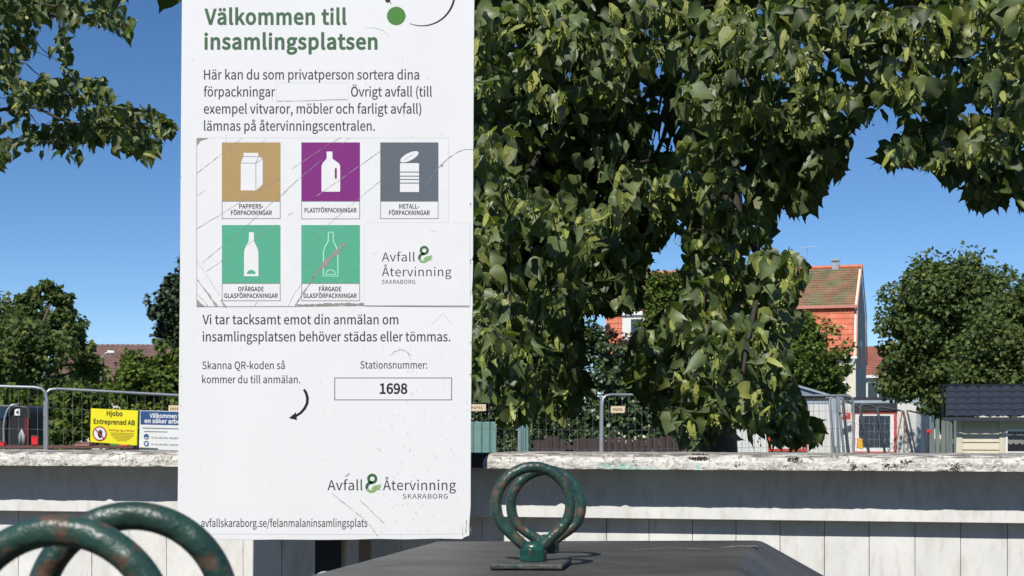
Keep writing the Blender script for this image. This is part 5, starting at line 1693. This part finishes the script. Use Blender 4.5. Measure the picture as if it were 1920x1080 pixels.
lf_dark = leaf_mat('dark_green_leaves', (0.042, 0.081, 0.023), (0.065, 0.104, 0.046), (0.078, 0.169, 0.026), tw=.18, rough=.5, spec=.3)
lf_mid = leaf_mat('mid_green_leaves', (0.082, 0.116, 0.040), (0.10, 0.14, 0.06), (0.16, 0.25, 0.04), tw=.28, rough=.55, spec=.18, bright=.45)
lf_olive = leaf_mat('olive_green_leaves', (0.081, 0.124, 0.023), (0.104, 0.143, 0.052), (0.169, 0.260, 0.026), tw=.22, rough=.6, spec=.2)
lf_thuja = leaf_mat('thuja_sprays', (0.074, 0.115, 0.020), (0.074, 0.108, 0.027), (0.135, 0.189, 0.027), tw=.15, rough=.7, spec=.2)
lf_pine = leaf_mat('pine_needles', (0.029, 0.052, 0.022), (0.029, 0.049, 0.023), (0.039, 0.078, 0.019), tw=.1, rough=.6)
lf_red = leaf_mat('reddish_leaves', (0.13, 0.06, 0.045), (0.15, 0.09, 0.07), (0.22, 0.08, 0.04), tw=.2, rough=.55)
lf_oak = leaf_mat('glossy_dark_leaves', (0.049, 0.086, 0.032), (0.081, 0.115, 0.061), (0.081, 0.162, 0.027), tw=.15, rough=.4)

bg_tree('broadleaf_tree', 'big dark tree at the left edge with a narrow raised crown', 'tree',
        [(60, 660, 105, 62, -1.2), (98, 548, 24, 26), (62, 560, 20, 18), (118, 570, 22, 20), (20, 625, 50, 50), (135, 625, 40, 40), (95, 600, 40, 34), (50, 600, 34, 32), (-60, 660, 90, 110), (160, 690, 30, 40), (40, 740, 100, 50, 3.0)], 36, 15000, .14, lf_mid, seed=1, clump=.36, per=90)
bg_tree('rounded_shrub', 'dense green shrub left of the information sign, below the brown roof', 'shrub',
        [(265, 740, 55, 60), (225, 730, 32, 36), (325, 730, 45, 55), (250, 690, 32, 32), (300, 682, 36, 36), (335, 690, 30, 40), (380, 740, 60, 80)], 31, 9000, .10, lf_olive, seed=2, clump=.34)
bg_tree('pine_tree', 'dark pine reaching out from behind the left edge of the information sign', 'tree',
        [(345, 590, 50, 70), (310, 590, 22, 22), (330, 540, 30, 24), (322, 630, 24, 14), (370, 560, 50, 80), (318, 555, 14, 14)], 42, 9000, .16, lf_pine, seed=3, base_px=380, clump=.3)
bg_tree('leafy_bush', 'sunlit leafy bush behind the left fence corner, between the machine and the yellow sign', 'bush',
        [(125, 800, 52, 62), (95, 770, 45, 40), (160, 770, 40, 55), (45, 752, 40, 18), (15, 748, 30, 20), (150, 745, 22, 22), (215, 800, 50, 50), (180, 740, 14, 18)], 23.5, 5200, .085, lf_olive, seed=4, clump=.30, depth=.8, trunk_r=.06)
bg_tree('leafy_hedge', 'tall glossy hedge behind the fence, right of the information sign', 'hedge',
        [(930, 690, 95, 110), (1060, 700, 90, 110), (1160, 720, 60, 90), (1000, 800, 120, 70), (1120, 800, 90, 70), (1190, 780, 50, 80), (880, 780, 80, 80), (1105, 640, 50, 45), (1050, 640, 50, 50), (1240, 790, 50, 60)], 27.5, 22000, .082, lf_oak, seed=5, clump=.2, depth=.6, trunk_r=.08)
bg_tree('red_leaved_bush', 'thin bush with reddish brown leaves before the left end of the mansard house', 'bush',
        [(1165, 655, 22, 34), (1195, 655, 14, 34), (1135, 622, 14, 18)], 33, 600, .10, lf_red, seed=6, clump=.35, per=30, trunk_r=.05)
bg_tree('thuja_tree', 'yellowish green columnar conifer before the mansard house', 'tree',
        [(1240, 640, 50, 90), (1235, 560, 38, 50), (1262, 545, 30, 40), (1226, 532, 18, 24), (1275, 560, 30, 50), (1290, 620, 40, 80), (1250, 740, 60, 90)], 40, 15000, .10, lf_thuja, seed=7, clump=.25, per=50, up=.8)
bg_tree('broadleaf_tree', 'light green tree covering the lower right part of the mansard house', 'tree',
        [(1500, 670, 80, 72), (1540, 690, 52, 48), (1480, 610, 50, 42), (1440, 660, 60, 80), (1570, 705, 30, 34), (1520, 630, 30, 26), (1490, 730, 80, 30)], 66, 12000, .20, lf_olive, seed=8, clump=.26)
bg_tree('broadleaf_tree', 'large rounded dark green tree right of the mansard house', 'tree',
        [(1780, 600, 105, 105), (1800, 530, 70, 52), (1730, 600, 62, 90), (1700, 680, 50, 60), (1850, 560, 50, 60), (1780, 700, 110, 80), (1760, 510, 30, 28), (1690, 600, 30, 30)], 46, 22000, .16, lf_mid, seed=9, clump=.34, per=110)
bg_tree('broadleaf_tree', 'second rounded tree cut by the right frame edge, behind the playhouse roof', 'tree',
        [(1900, 640, 90, 90), (1860, 680, 70, 70), (1920, 570, 60, 50), (1960, 620, 90, 120), (1840, 720, 60, 40)], 41, 14000, .14, lf_mid, seed=10, clump=.34, per=110)
bg_tree('broadleaf_tree', 'low tree hanging over the dark side of the right site hut', 'tree',
        [(1730, 745, 40, 40), (1690, 740, 34, 30), (1760, 770, 40, 34), (1800, 760, 50, 50)], 58, 4500, .17, lf_dark, seed=12, clump=.28)
bg_tree('broadleaf_tree', 'shady tree behind the hanging branches, left of the site huts', 'tree',
        [(1180, 720, 60, 60), (1330, 700, 80, 70), (1400, 720, 60, 50)], 72, 5000, .22, lf_dark, seed=13, clump=.28)

# ---------------------------------------------------------------- the linden trees with hanging branches
lin_leaf = leaf_mat('linden_leaf', (0.086, 0.120, 0.040), (0.12, 0.155, 0.07), (0.19, 0.31, 0.035), tw=.22, rough=.47, spec=.55, bright=.45)
bract_m = leaf_mat('linden_bract', (0.30, 0.34, 0.08), (0.34, 0.37, 0.12), (0.40, 0.46, 0.08), tw=.35, rough=.5, spec=.3, bright=.25, yellow=(0.42, 0.42, 0.14))
HALF = [(0.0, -.005), (.24, -.10), (.46, .06), (.52, .27), (.44, .50), (.26, .74), (.10, .90), (0.0, 1.10)]
MIDT = [0, .03, .14, .30, .50, .72, .88, 1.10]
def leaf_variant(fold, curl, wave, asym, sd):
    """Heart shaped leaf with a drawn-out tip: (side, tip, normal) and triangles."""
    rn_ = random.Random(sd)
    mid, lf_, rt_ = [], [], []
    for (w_, l_), m_ in zip(HALF, MIDT):
        zc = -curl * (l_ ** 2)
        mid.append((0.0, m_, -curl * m_ ** 2))
        for side, arr in ((-1, lf_), (1, rt_)):
            ww = w_ * (1 + asym * side) * rn_.uniform(.88, 1.1)
            zz = abs(ww) * fold + zc + math.sin(l_ * 9 + side * 1.3 + sd) * wave * w_ * 2 + rn_.uniform(-.015, .015)
            arr.append((side * ww, l_, zz))
    nw = 1 - .16 * (sd % 3)
    V = [(a * nw, b, c) for a, b, c in mid + lf_ + rt_]
    k = len(mid)
    F = []
    for i in range(k - 1):
        F += [(i, i + 1, k + i + 1), (i, k + i + 1, k + i)] if 0 < i < k - 2 else [(i, i + 1, k + i + 1)] if i == 0 else [(i, i + 1, k + i)]
        F += [(i, 2 * k + i + 1, i + 1), (i, 2 * k + i, 2 * k + i + 1)] if 0 < i < k - 2 else [(i, 2 * k + i + 1, i + 1)] if i == 0 else [(i, 2 * k + i, i + 1)]
    return V, F
VARS = [leaf_variant(.30, .22, .06, .05, 1), leaf_variant(.62, .35, .09, -.08, 2), leaf_variant(.12, .10, .10, .10, 3), leaf_variant(.95, .20, .10, -.05, 4), leaf_variant(-.22, .45, .09, .04, 5), leaf_variant(.45, .60, .12, .09, 6), leaf_variant(.75, -.15, .11, .02, 7), leaf_variant(.35, .05, .13, -.12, 8)]
BR = [(-.11, .08, .0), (.11, .08, .0), (-.15, .45, .05), (.15, .45, .05), (-.10, .85, -.06), (.10, .85, -.06), (0, 1.05, -.12), (0, -.05, 0)]
BRF = [(7, 1, 0), (0, 1, 3), (0, 3, 2), (2, 3, 5), (2, 5, 4), (4, 5, 6)]


def inside(poly, x, y):
    c = False
    n = len(poly)
    j = n - 1
    for i in range(n):
        xi, yi = poly[i]; xj, yj = poly[j]
        if (yi > y) != (yj > y) and x < (xj - xi) * (y - yi) / (yj - yi) + xi:
            c = not c
        j = i
    return c


def linden(label, base, sprays, keep, leafsize, seed, fill_fn, n_obj, branches, bracts=0, canopy=None, trunk=.17):
    rg = np.random.default_rng(seed)
    t = thing('linden_tree', label, 'tree', base)
    B0 = Vector(base)
    pos, tip, nrm, siz = [], [], [], []
    bp, bt, bn = [], [], []
    twigs = MB()
    for (px, py, rx, ry, D, n) in sprays:
        c = P(px, py, D)
        k = D / FPX
        # hanging twigs run from the upper back of the spray outwards and down
        nt_ = max(2, int(n / 9))
        done = 0
        for q in range(nt_):
            a = np.array([rg.normal() * .45 * rx * k, rg.uniform(-.05, .42), (.55 + .5 * rg.random()) * ry * k])
            e = np.array([rg.uniform(-1, 1) * rx * k, rg.uniform(-.32, .10), rg.uniform(-1.0, .3) * ry * k])
            ctrl = (a + e) / 2 + np.array([0, -.05, .25 * ry * k])
            m_ = max(4, int(n / nt_))
            path = [(1 - s) ** 2 * a + 2 * s * (1 - s) * ctrl + s * s * e for s in np.linspace(0, 1, 7)]
            wp = [Vector(p) + c for p in path]
            ok_tw = all(keep(960 + p.x / p.y * FPX, 790 - (p.z - EYE) / p.y * FPX) for p in wp)
            if ok_tw:
                twigs.tube([p - B0 for p in wp], [.0035, .003, .0027, .0024, .002, .0016, .001], 5)
            for j in range(m_):
                s = (j + rg.random()) / m_
                s = s ** .8
                p = (1 - s) ** 2 * a + 2 * s * (1 - s) * ctrl + s * s * e
                dirn = unit((e - a) + 1e-6)
                sidev = unit(np.cross(dirn, [0, 0, 1]) + 1e-6) * (1 if j % 2 else -1)
                off = sidev * rg.uniform(.01, .05) + rg.normal(size=3) * .016
                w = np.array(c) + p + off
                x_, y_ = 960 + w[0] / w[1] * FPX, 790 - (w[2] - EYE) / w[1] * FPX
                if not keep(x_, y_):
                    continue
                sz = leafsize * rg.uniform(.62, 1.18)
                td = unit(np.array([0, -.12, -.75]) + sidev * .45 + rg.normal(size=3) * .45)
                nd = unit(np.array([rg.normal() * .85, -.5 + rg.normal() * .6, .45 + rg.normal() * .55]) + sidev * .3)
                yt = y_ + sz * .75 / w[1] * FPX * max(0, -td[2])
                xt = x_ + sz * .75 / w[1] * FPX * td[0]
                if not keep(xt, yt - 4):
                    continue
                pos.append(w); tip.append(td); nrm.append(nd); siz.append(sz)
                if bracts and rg.random() < bracts and keep(x_, y_ + 14):
                    bp.append(w + np.array([0, -.02, -.01]) + rg.normal(size=3) * .012)
                    bt.append(unit(np.array([0, -.1, -.8]) + rg.normal(size=3) * .5)); bn.append(unit(np.array([0, -.7, .4]) + rg.normal(size=3) * .6))
    front = len(pos)
    for w, sz in fill_fn(rg):
        x_, y_ = 960 + w[0] / w[1] * FPX, 790 - (w[2] - EYE) / w[1] * FPX
        if y_ > -30 and 0 <= x_ <= 1920 and not (keep(x_, y_) and keep(x_, y_ + sz * .8 / w[1] * FPX)):
            continue
        pos.append(w); siz.append(sz)
        tip.append(unit(np.array([0, 0, -.8]) + rg.normal(size=3) * .5))
        nrm.append(unit(np.array([0, -.3, .6]) + rg.normal(size=3) * .6))
    pos, tip, nrm, siz = map(np.array, (pos, tip, nrm, siz))
    nl = len(pos)
    var = rg.integers(0, len(VARS), nl)
    sd_ = unit(np.cross(tip, nrm)); nrm = np.cross(sd_, tip)
    # which leaves show largest: cast rays at each front leaf
    allv, allf, owner = [], [], []
    kV = len(VARS[0][0])
    for i in range(nl):
        V, F = VARS[var[i]]
        V = np.asarray(V)
        co = pos[i] + siz[i] * (V[:, 0:1] * sd_[i] + V[:, 1:2] * tip[i] + V[:, 2:3] * nrm[i])
        b = len(allv)
        allv.extend(map(tuple, co)); allf.extend([(a + b, c + b, d + b) for a, c, d in F]); owner.extend([i] * len(F))
    tree = BVHTree.FromPolygons(allv, allf)
    eye = Vector((0, 0, EYE))
    score = np.zeros(nl)
    for i in range(nl):
        hit = 0
        for (u, l) in ((-.25, .3), (.25, .3), (0.02, .65), (-.15, .5), (.15, .5)):
            V = VARS[var[i]][0]
            zz = abs(u) * (.3)
            p = Vector(pos[i] + siz[i] * (u * sd_[i] + l * tip[i] + 0.0 * nrm[i]))
            x_, y_ = 960 + p.x / p.y * FPX, 790 - (p.z - EYE) / p.y * FPX
            if not (0 < x_ < 1920 and 0 < y_ < 850) or (338 < x_ < 886):
                continue
            d = (p - eye).normalized()
            h = tree.ray_cast(eye, d)
            if h[2] is not None and owner[h[2]] == i:
                hit += 1
        v = pos[i] - np.array([0, 0, EYE])
        score[i] = hit / 5 * (siz[i] / pos[i][1]) ** 2 * (.15 + abs(np.dot(unit(v), nrm[i])))
    order = np.argsort(-score)
    chosen = [i for i in order[:n_obj] if score[i] > 0]
    cs = set(chosen)
    meshes = []
    for vi, (V, F) in enumerate(VARS):
        me = bpy.data.meshes.new('leaf')
        me.from_pydata([tuple(v) for v in V], [], F)
        me.materials.append(lin_leaf)
        me.polygons.foreach_set('use_smooth', [True] * len(me.polygons))
        me.update()
        meshes.append(me)
    for i in chosen:
        o = bpy.data.objects.new('leaf', meshes[var[i]])
        M = Matrix.Identity(4)
        for r_ in range(3):
            M[r_][0], M[r_][1], M[r_][2], M[r_][3] = sd_[i][r_] * siz[i], tip[i][r_] * siz[i], nrm[i][r_] * siz[i], pos[i][r_] - base[r_]
        o.matrix_local = M
        link(o, t)
    rest = np.array([i for i in range(nl) if i not in cs])
    # the remaining leaves as one part
    vs, fs, tint = [], [], []
    bm_v = []
    for i in rest:
        V, F = VARS[var[i]]
        V = np.asarray(V)
        co = pos[i] - np.array(base) + siz[i] * (V[:, 0:1] * sd_[i] + V[:, 1:2] * tip[i] + V[:, 2:3] * nrm[i])
        b = len(vs)
        vs.extend(map(tuple, co)); fs.extend([(a + b, c + b, d + b) for a, c, d in F]); tint.extend([float(rg.random())] * len(F))
    me = bpy.data.meshes.new('foliage')
    me.from_pydata(vs, [], fs); me.materials.append(lin_leaf)
    at = me.attributes.new('tint', 'FLOAT', 'FACE'); at.data.foreach_set('value', tint)
    me.polygons.foreach_set('use_smooth', [True] * len(me.polygons))
    me.update()
    o = bpy.data.objects.new('foliage', me); o['kind'] = 'stuff'; link(o, t)
    twigs.build('twigs', bark_dark, t)['kind'] = 'stuff'
    # pale bracts with their thread-like flower stalks
    if bp:
        me = bpy.data.meshes.new('bract'); me.from_pydata(BR, [], BRF); me.materials.append(bract_m); me.update()
        st = MB()
        for i, (p, a, b) in enumerate(zip(bp, bt, bn)):
            s_ = unit(np.cross(a, b)); b = np.cross(s_, a)
            if i >= 290:
                L_ = leafsize * rg.uniform(.75, 1.05)
                st.add([Vector(tuple(p - np.array(base))) + Vector(tuple(L_ * (x_ * s_ + y_ * a + z_ * b))) for x_, y_, z_ in BR], BRF)
            if i < 290:
                o = bpy.data.objects.new('bract', me)
                L_ = leafsize * rg.uniform(.75, 1.05)
                M = Matrix.Identity(4)
                for r_ in range(3):
                    M[r_][0], M[r_][1], M[r_][2], M[r_][3] = s_[r_] * L_, a[r_] * L_, b[r_] * L_, p[r_] - base[r_]
                o.matrix_local = M
                link(o, t)
            q = Vector(p) - B0
            for w_ in range(3):
                e_ = q + Vector(rg.normal(size=3)) * .012 + Vector((0, -.012, -.035))
                st.tube([q, (q + e_) / 2 + Vector((0, 0, .003)), e_], .0007, 3)
                st.tube([e_ + Vector((0, 0, .003)), e_, e_ - Vector((0, 0, .003)), e_ - Vector((0, 0, .005))], [.001, .0032, .003, .001], 5)
        st.build('fruit_stalks', bract_m, t)['kind'] = 'stuff'
    # trunk and branches
    mb = MB()
    th = trunk
    mb.tube([(0, 0, 0), (.02, 0, .5), (-.03, .03, 1.6), (.03, 0, 2.8), (0, .05, 4.2), (.05, .1, 5.5)], [th * 1.35, th, th * .9, th * .8, th * .6, th * .35], 12)
    mb.build('trunk', bark, t, smooth=True)
    for pts, r_ in branches:
        q = [Vector(p) - B0 for p in pts]
        sm = []
        for i in range(len(q) - 1):
            for s in (0, .25, .5, .75):
                a, b, c_, d_ = q[max(i - 1, 0)], q[i], q[i + 1], q[min(i + 2, len(q) - 1)]
                sm.append(0.5 * ((2 * b) + (c_ - a) * s + (2 * a - 5 * b + 4 * c_ - d_) * s * s + (3 * b - a - 3 * c_ + d_) * s ** 3))
        sm.append(q[-1])
        m2 = MB(); n_ = len(sm)
        m2.tube(sm, [max(.002, r_ * (1 - .9 * i / n_)) for i in range(n_)], 7)
        m2.build('branch', bark_dark, t, smooth=True)
    return t

RIGHT = [(870, -60), (2000, -60), (2000, 360), (1918, 372), (1885, 392), (1850, 402), (1822, 398), (1815, 372), (1838, 338), (1815, 335), (1790, 355), (1765, 345), (1735, 312), (1700, 318), (1658, 326), (1650, 298), (1672, 262), (1712, 242), (1690, 208), (1655, 228), (1625, 232), (1598, 262), (1572, 270), (1585, 320), (1560, 345), (1535, 378), (1520, 402), (1495, 418), (1472, 392), (1448, 402), (1430, 425), (1432, 446), (1480, 462), (1512, 480), (1518, 520), (1490, 560), (1508, 600), (1480, 650), (1492, 720), (1500, 770), (1530, 805), (1532, 842), (1440, 846), (1395, 830), (1372, 842), (1352, 815), (1325, 838), (1290, 842), (1262, 815), (1235, 800), (1245, 760), (1222, 770), (1185, 735), (1178, 690), (1195, 640), (1200, 622), (1240, 606), (1262, 575), (1288, 545), (1282, 512), (1295, 486), (1265, 468), (1235, 475), (1205, 518), (1196, 545), (1186, 585), (1150, 600), (1112, 600), (1100, 600), (1085, 640), (1082, 690), (1105, 715), (1100, 760), (1075, 800), (1040, 790), (1000, 790), (945, 815), (925, 770), (888, 740)]
HOLES_R = [(1236, 250, 18, 45), (1196, 290, 13, 10), (1112, 350, 14, 20), (1100, 326, 18, 9), (1240, 482, 22, 14), (1545, 85, 12, 8), (1552, 125, 16, 14), (1780, 140, 12, 8), (1812, 178, 12, 12), (1835, 100, 10, 8), (1075, 312, 5, 4), (1128, 380, 8, 14), (1325, 455, 10, 20), (1030, 470, 6, 5), (1270, 330, 7, 9), (995, 6, 12, 6), (1170, 168, 6, 9), (1750, 155, 8, 6)]
def keep_r(x, y):
    if x < 880 and x > 330: return y < 730
    if not inside(RIGHT, x, y): return False
    for (hx, hy, a, b) in HOLES_R:
        if ((x - hx) / a) ** 2 + ((y - hy) / b) ** 2 < 1: return False
    return True
sp = []
rs = random.Random(21)
lit = [(930, 60, 70, 60), (1020, 40, 80, 50), (1010, 110, 80, 50), (1110, 90, 80, 60), (1190, 40, 80, 50), (1220, 110, 80, 50), (1310, 60, 80, 60), (1340, 130, 70, 45), (1410, 50, 70, 60), (1490, 40, 70, 50), (1460, 120, 70, 50), (930, 160, 55, 60), (1000, 190, 50, 35), (920, 270, 40, 50), (1160, 170, 60, 40), (1290, 190, 60, 45), (1400, 200, 70, 45), (1380, 100, 60, 40), (1550, 50, 60, 45), (1560, 180, 50, 40), (1520, 210, 50, 35), (1610, 60, 60, 50), (1640, 30, 80, 45), (1700, 60, 70, 55), (1690, 150, 55, 55), (1660, 190, 40, 35), (1770, 40, 80, 50), (1850, 40, 70, 50), (1910, 60, 50, 60), (1860, 130, 60, 50), (1905, 170, 40, 50), (1780, 110, 50, 35), (1690, 275, 35, 40), (1830, 270, 50, 45), (1880, 250, 45, 50), (1780, 290, 40, 35),
       (940, 370, 60, 50), (1030, 380, 55, 45), (930, 440, 45, 40), (1190, 330, 55, 45), (1170, 390, 55, 40), (1240, 380, 50, 40), (1330, 290, 60, 40), (1290, 340, 50, 35), (1370, 340, 50, 45), (1400, 400, 50, 35), (1070, 430, 55, 35), (1100, 500, 50, 40),
       (1110, 555, 25, 20),
       (1010, 590, 55, 45), (1060, 640, 35, 45), (930, 560, 45, 45), (960, 650, 60, 45), (905, 630, 22, 40), (1040, 560, 50, 40), (1050, 740, 38, 45), (990, 760, 45, 32), (1020, 700, 40, 30),
       (1350, 500, 55, 35), (1450, 490, 50, 32), (1480, 520, 30, 40), (1330, 550, 45, 40), (1410, 560, 60, 45), (1460, 590, 35, 45), (1330, 440, 40, 35), (1370, 620, 60, 40), (1430, 650, 50, 45), (1340, 660, 40, 35), (1370, 700, 60, 40), (1300, 730, 45, 35), (1430, 740, 45, 40), (1300, 790, 45, 38), (1370, 770, 50, 40), (1440, 800, 45, 32), (1290, 610, 30, 25)]
for (x, y, a, b) in lit:
    D = rs.uniform(4.75, 5.45) if y < 600 else rs.uniform(4.6, 5.1)
    if x < 1130 and y > 420: D = rs.uniform(5.05, 5.5)
    sp.append((x, y, a * .95, b * .85, D, int(a * b / 120) + 5))

def fill_r(rg):
    out = []
    # shaded inner foliage behind the lit sprays
    n = 0
    for q in range(1300):
        x, y = rg.uniform(1175, 1340), rg.uniform(500, 840)
        if keep_r(x, y):
            out.append((np.array(P(x, y, rg.uniform(5.3, 6.6))), .08 * rg.uniform(.8, 1.25)))
    for q in range(500):
        x, y = rg.uniform(1040, 1200), rg.uniform(400, 575)
        if keep_r(x, y):
            out.append((np.array(P(x, y, rg.uniform(5.5, 6.8))), .075 * rg.uniform(.8, 1.25)))
    for q in range(1500):
        x, y = rg.uniform(885, 1190), rg.uniform(-20, 790)
        if keep_r(x, y):
            out.append((np.array(P(x, y, rg.uniform(5.7, 7.0))), .08 * rg.uniform(.8, 1.25)))
    for (x0, x1, y0, y1, d0, d1, nz) in ((1420, 1590, 225, 425, 5.8, 6.8, 420), (1175, 1300, 560, 845, 6.5, 7.4, 520), (1460, 1540, 740, 850, 6.3, 7.0, 160), (940, 1190, 205, 335, 5.9, 6.8, 420),
                                     (1100, 1245, 380, 570, 6.0, 7.0, 420), (1780, 1960, 310, 405, 5.9, 6.6, 240), (890, 1050, 470, 570, 6.2, 7.0, 260), (1640, 1800, 230, 345, 5.9, 6.6, 160)):
        for q in range(nz * 2):
            x, y = rg.uniform(x0, x1), rg.uniform(y0, y1)
            if keep_r(x, y):
                out.append((np.array(P(x, y, rg.uniform(d0, d1))), .085 * rg.uniform(.75, 1.25)))
    while n < 3600:
        x, y = rg.uniform(880, 1990), rg.uniform(-40, 850)
        D = rg.uniform(5.8, 7.4)
        if y > 560:
            D = rg.uniform(5.6, 6.8)
        if keep_r(x, y) or (x > 1945 and y < 340):
            out.append((np.array(P(x, y, D)), .08 * rg.uniform(.8, 1.25)))
            n += 1
    # crown above the frame; its dense front band is added unseen to shade inner leaves
    for q in range(3600):
        out.append((np.array([rg.uniform(-2.2, 3.0), rg.uniform(5.15, 6.7), 0.0]) , .115 * rg.uniform(.8, 1.2)))
        w = out[-1][0]
        w[2] = EYE + 800 / FPX * w[1] + rg.uniform(.05, .95)
    for q in range(2600):
        a, r_ = rg.uniform(0, 6.28), rg.random() ** .5
        out.append((np.array([1.35 + math.cos(a) * r_ * 3.0, 8.0 + math.sin(a) * r_ * 2.3, rg.uniform(3.75, 5.6) - .0]), .085 * rg.uniform(.8, 1.2)))
    return out
TR = (1.25, 8.6, 0)
top = Vector((1.25, 8.6, 2.9))
br = []
for pts in ([(1.25, 8.6, 2.6), (.9, 7.6, 3.3), (.75, 6.3, 3.15), (P(1230, 290, 5.9)), (P(1150, 300, 5.4))],
            [(1.25, 8.6, 3.0), (1.5, 7.4, 3.7), (P(1560, 110, 6.0)), (P(1700, 60, 5.6))],
            [(1.25, 8.6, 3.2), (1.9, 7.6, 3.9), (P(1760, 60, 6.4)), (P(1880, 240, 5.6))],
            [(1.25, 8.6, 2.4), (.7, 7.2, 3.0), (P(1050, 250, 6.0)), (P(960, 420, 5.4)), (P(960, 600, 5.1))],
            [(1.25, 8.6, 2.3), (1.0, 7.2, 2.75), (P(1330, 330, 6.0)), (P(1420, 480, 5.4)), (P(1400, 650, 5.0)), (P(1380, 780, 4.95))],
            [(1.25, 8.6, 3.6), (.5, 7.6, 4.0), (P(1100, 10, 6.2)), (P(1000, 100, 5.4))],
            [(1.25, 8.6, 3.4), (1.2, 7.2, 3.8), (P(1360, 40, 6.2)), (P(1420, 200, 5.4))],
            [P(1240, 180, 5.8), P(1228, 250, 5.75), P(1216, 296, 5.7)],
            [P(1245, 200, 5.8), P(1236, 262, 5.75), P(1262, 284, 5.7)]):
    br.append((pts, .024 if len(pts) > 3 else .006))
linden('linden tree with broad drooping branches covering the sky right of the information sign', TR, sp, keep_r, .070, 5, fill_r, 298, br, bracts=.42)

LEFT = [(-60, -60), (232, -60), (240, 12), (252, 45), (250, 85), (222, 72), (205, 50), (180, 58), (150, 62), (130, 85), (142, 110), (146, 130), (128, 150), (160, 146), (200, 145), (222, 185), (262, 200), (292, 205), (334, 235), (325, 262), (300, 296), (268, 318), (245, 290), (215, 300), (190, 268), (165, 292), (140, 316), (120, 290), (95, 290), (70, 300), (60, 280), (30, 280), (18, 318), (-60, 320)]
HOLES_L = [(85, 70, 22, 24), (110, 45, 14, 10), (70, 120, 20, 26), (100, 130, 12, 22), (20, 120, 6, 26), (78, 220, 22, 12), (8, 210, 12, 26), (160, 208, 6, 8), (30, 255, 26, 8), (170, 20, 12, 6)]
def keep_l(x, y):
    if not inside(LEFT, x, y): return False
    for (hx, hy, a, b) in HOLES_L:
        if ((x - hx) / a) ** 2 + ((y - hy) / b) ** 2 < 1: return False
    return True
spl = []
for (x, y, a, b) in [(20, 30, 50, 35), (60, 20, 40, 30), (30, 80, 35, 30), (15, 150, 30, 30), (120, 8, 45, 16), (165, 35, 25, 22), (205, 45, 35, 25), (228, 65, 20, 20), (125, 115, 22, 18), (120, 140, 18, 14), (60, 165, 40, 25), (110, 175, 40, 25), (180, 165, 35, 20), (200, 185, 35, 20), (150, 195, 45, 25), (40, 200, 35, 25), (250, 215, 40, 22), (230, 240, 45, 25), (190, 225, 40, 25), (290, 240, 35, 22), (270, 280, 35, 24), (310, 245, 22, 14), (140, 255, 45, 28), (80, 262, 45, 20), (135, 290, 22, 20), (30, 270, 30, 20), (20, 295, 18, 15), (215, 270, 30, 20), (-30, 100, 30, 90), (-30, 240, 30, 60)]:
    spl.append((x, y, a, b, rs.uniform(8.6, 9.8), int(a * b / 36) + 4))
def fill_l(rg):
    out = []
    for q in range(1500):
        a, r_ = rg.uniform(0, 6.28), rg.random() ** .5
        p = np.array([-4.4 + math.cos(a) * r_ * 2.2, 9.9 + math.sin(a) * r_ * 2.0, rg.uniform(4.1, 6.4)])
        out.append((p, .082 * rg.uniform(.8, 1.2)))
    for q in range(1300):  # unseen leaf band above the frame, added to shade the sprays
        p = np.array([rg.uniform(-5.6, -1.9), rg.uniform(7.2, 9.0), 0.0])
        p[2] = EYE + 800 / FPX * p[1] + rg.uniform(.05, .8)
        out.append((p, .082))
    for q in range(1000):
        x, y = rg.uniform(-60, 330), rg.uniform(-40, 320)
        if keep_l(x, y):
            out.append((np.array(P(x, y, rg.uniform(9.6, 10.6))), .08 * rg.uniform(.8, 1.2)))
    return out
brl = [([(-4.5, 10.2, 2.9), (-4.0, 9.9, 3.6), P(40, 200, 9.4), P(130, 230, 9.2), P(240, 240, 9.0), P(320, 238, 8.9)], .018),
       ([(-4.5, 10.2, 3.4), (-3.9, 9.8, 4.3), P(90, 25, 9.4), P(112, 60, 9.3), P(126, 88, 9.2)], .02),
       ([(-4.5, 10.2, 3.7), (-3.9, 9.8, 4.5), P(100, 12, 9.4), P(150, 30, 9.3), P(230, 40, 9.2)], .014),
       ([P(60, 60, 9.4), P(75, 88, 9.4), P(105, 112, 9.3)], .006),
       ([P(40, 85, 9.4), P(70, 98, 9.4), P(98, 110, 9.3)], .004),
       ([P(50, 120, 9.4), P(72, 140, 9.4), P(100, 150, 9.3)], .005),
       ([P(58, 215, 9.4), P(76, 236, 9.4), P(104, 222, 9.3)], .004),
       ([(-4.5, 10.2, 2.7), (-4.2, 9.9, 3.2), P(10, 270, 9.4), P(60, 262, 9.2), P(140, 275, 9.0)], .02)]
linden('second linden tree reaching into the upper left corner with dark drooping twigs', (-4.5, 10.2, 0), spl, keep_l, .08, 9, fill_l, 298, brl, bracts=.16)

# ---------------------------------------------------------------- added unseen hedge behind the viewpoint, blocking sky light from the shaded wall
rg = np.random.default_rng(77)
t = thing('sky_blocker_hedge', 'added dark hedge out of view behind the viewpoint, blocking sky light from the wall', 'hedge', (0, -6.5, 0))
blobs = [((x, rg.uniform(-.3, .3), z), (1.5, 1.0, 1.5)) for x in np.arange(-14, 14.1, 1.7) for z in (1.2, 3.2, 5.2)]
pos, tt, nr = crown_points(rg, blobs, 26000, .35, 40)
k_ = pos[:, 2] > .05
scatter_mesh('crown', pos[k_], tt[k_], nr[k_], .26 * rg.uniform(.8, 1.3, k_.sum()), SMALL, SMALLF, lf_dark, t)
mb = MB()
for x in np.arange(-13, 13.1, 1.7):
    mb.tube([(x, 0, 0), (x, 0, 5)], [.07, .02], 6)
mb.build('stems', bark, t)['kind'] = 'stuff'
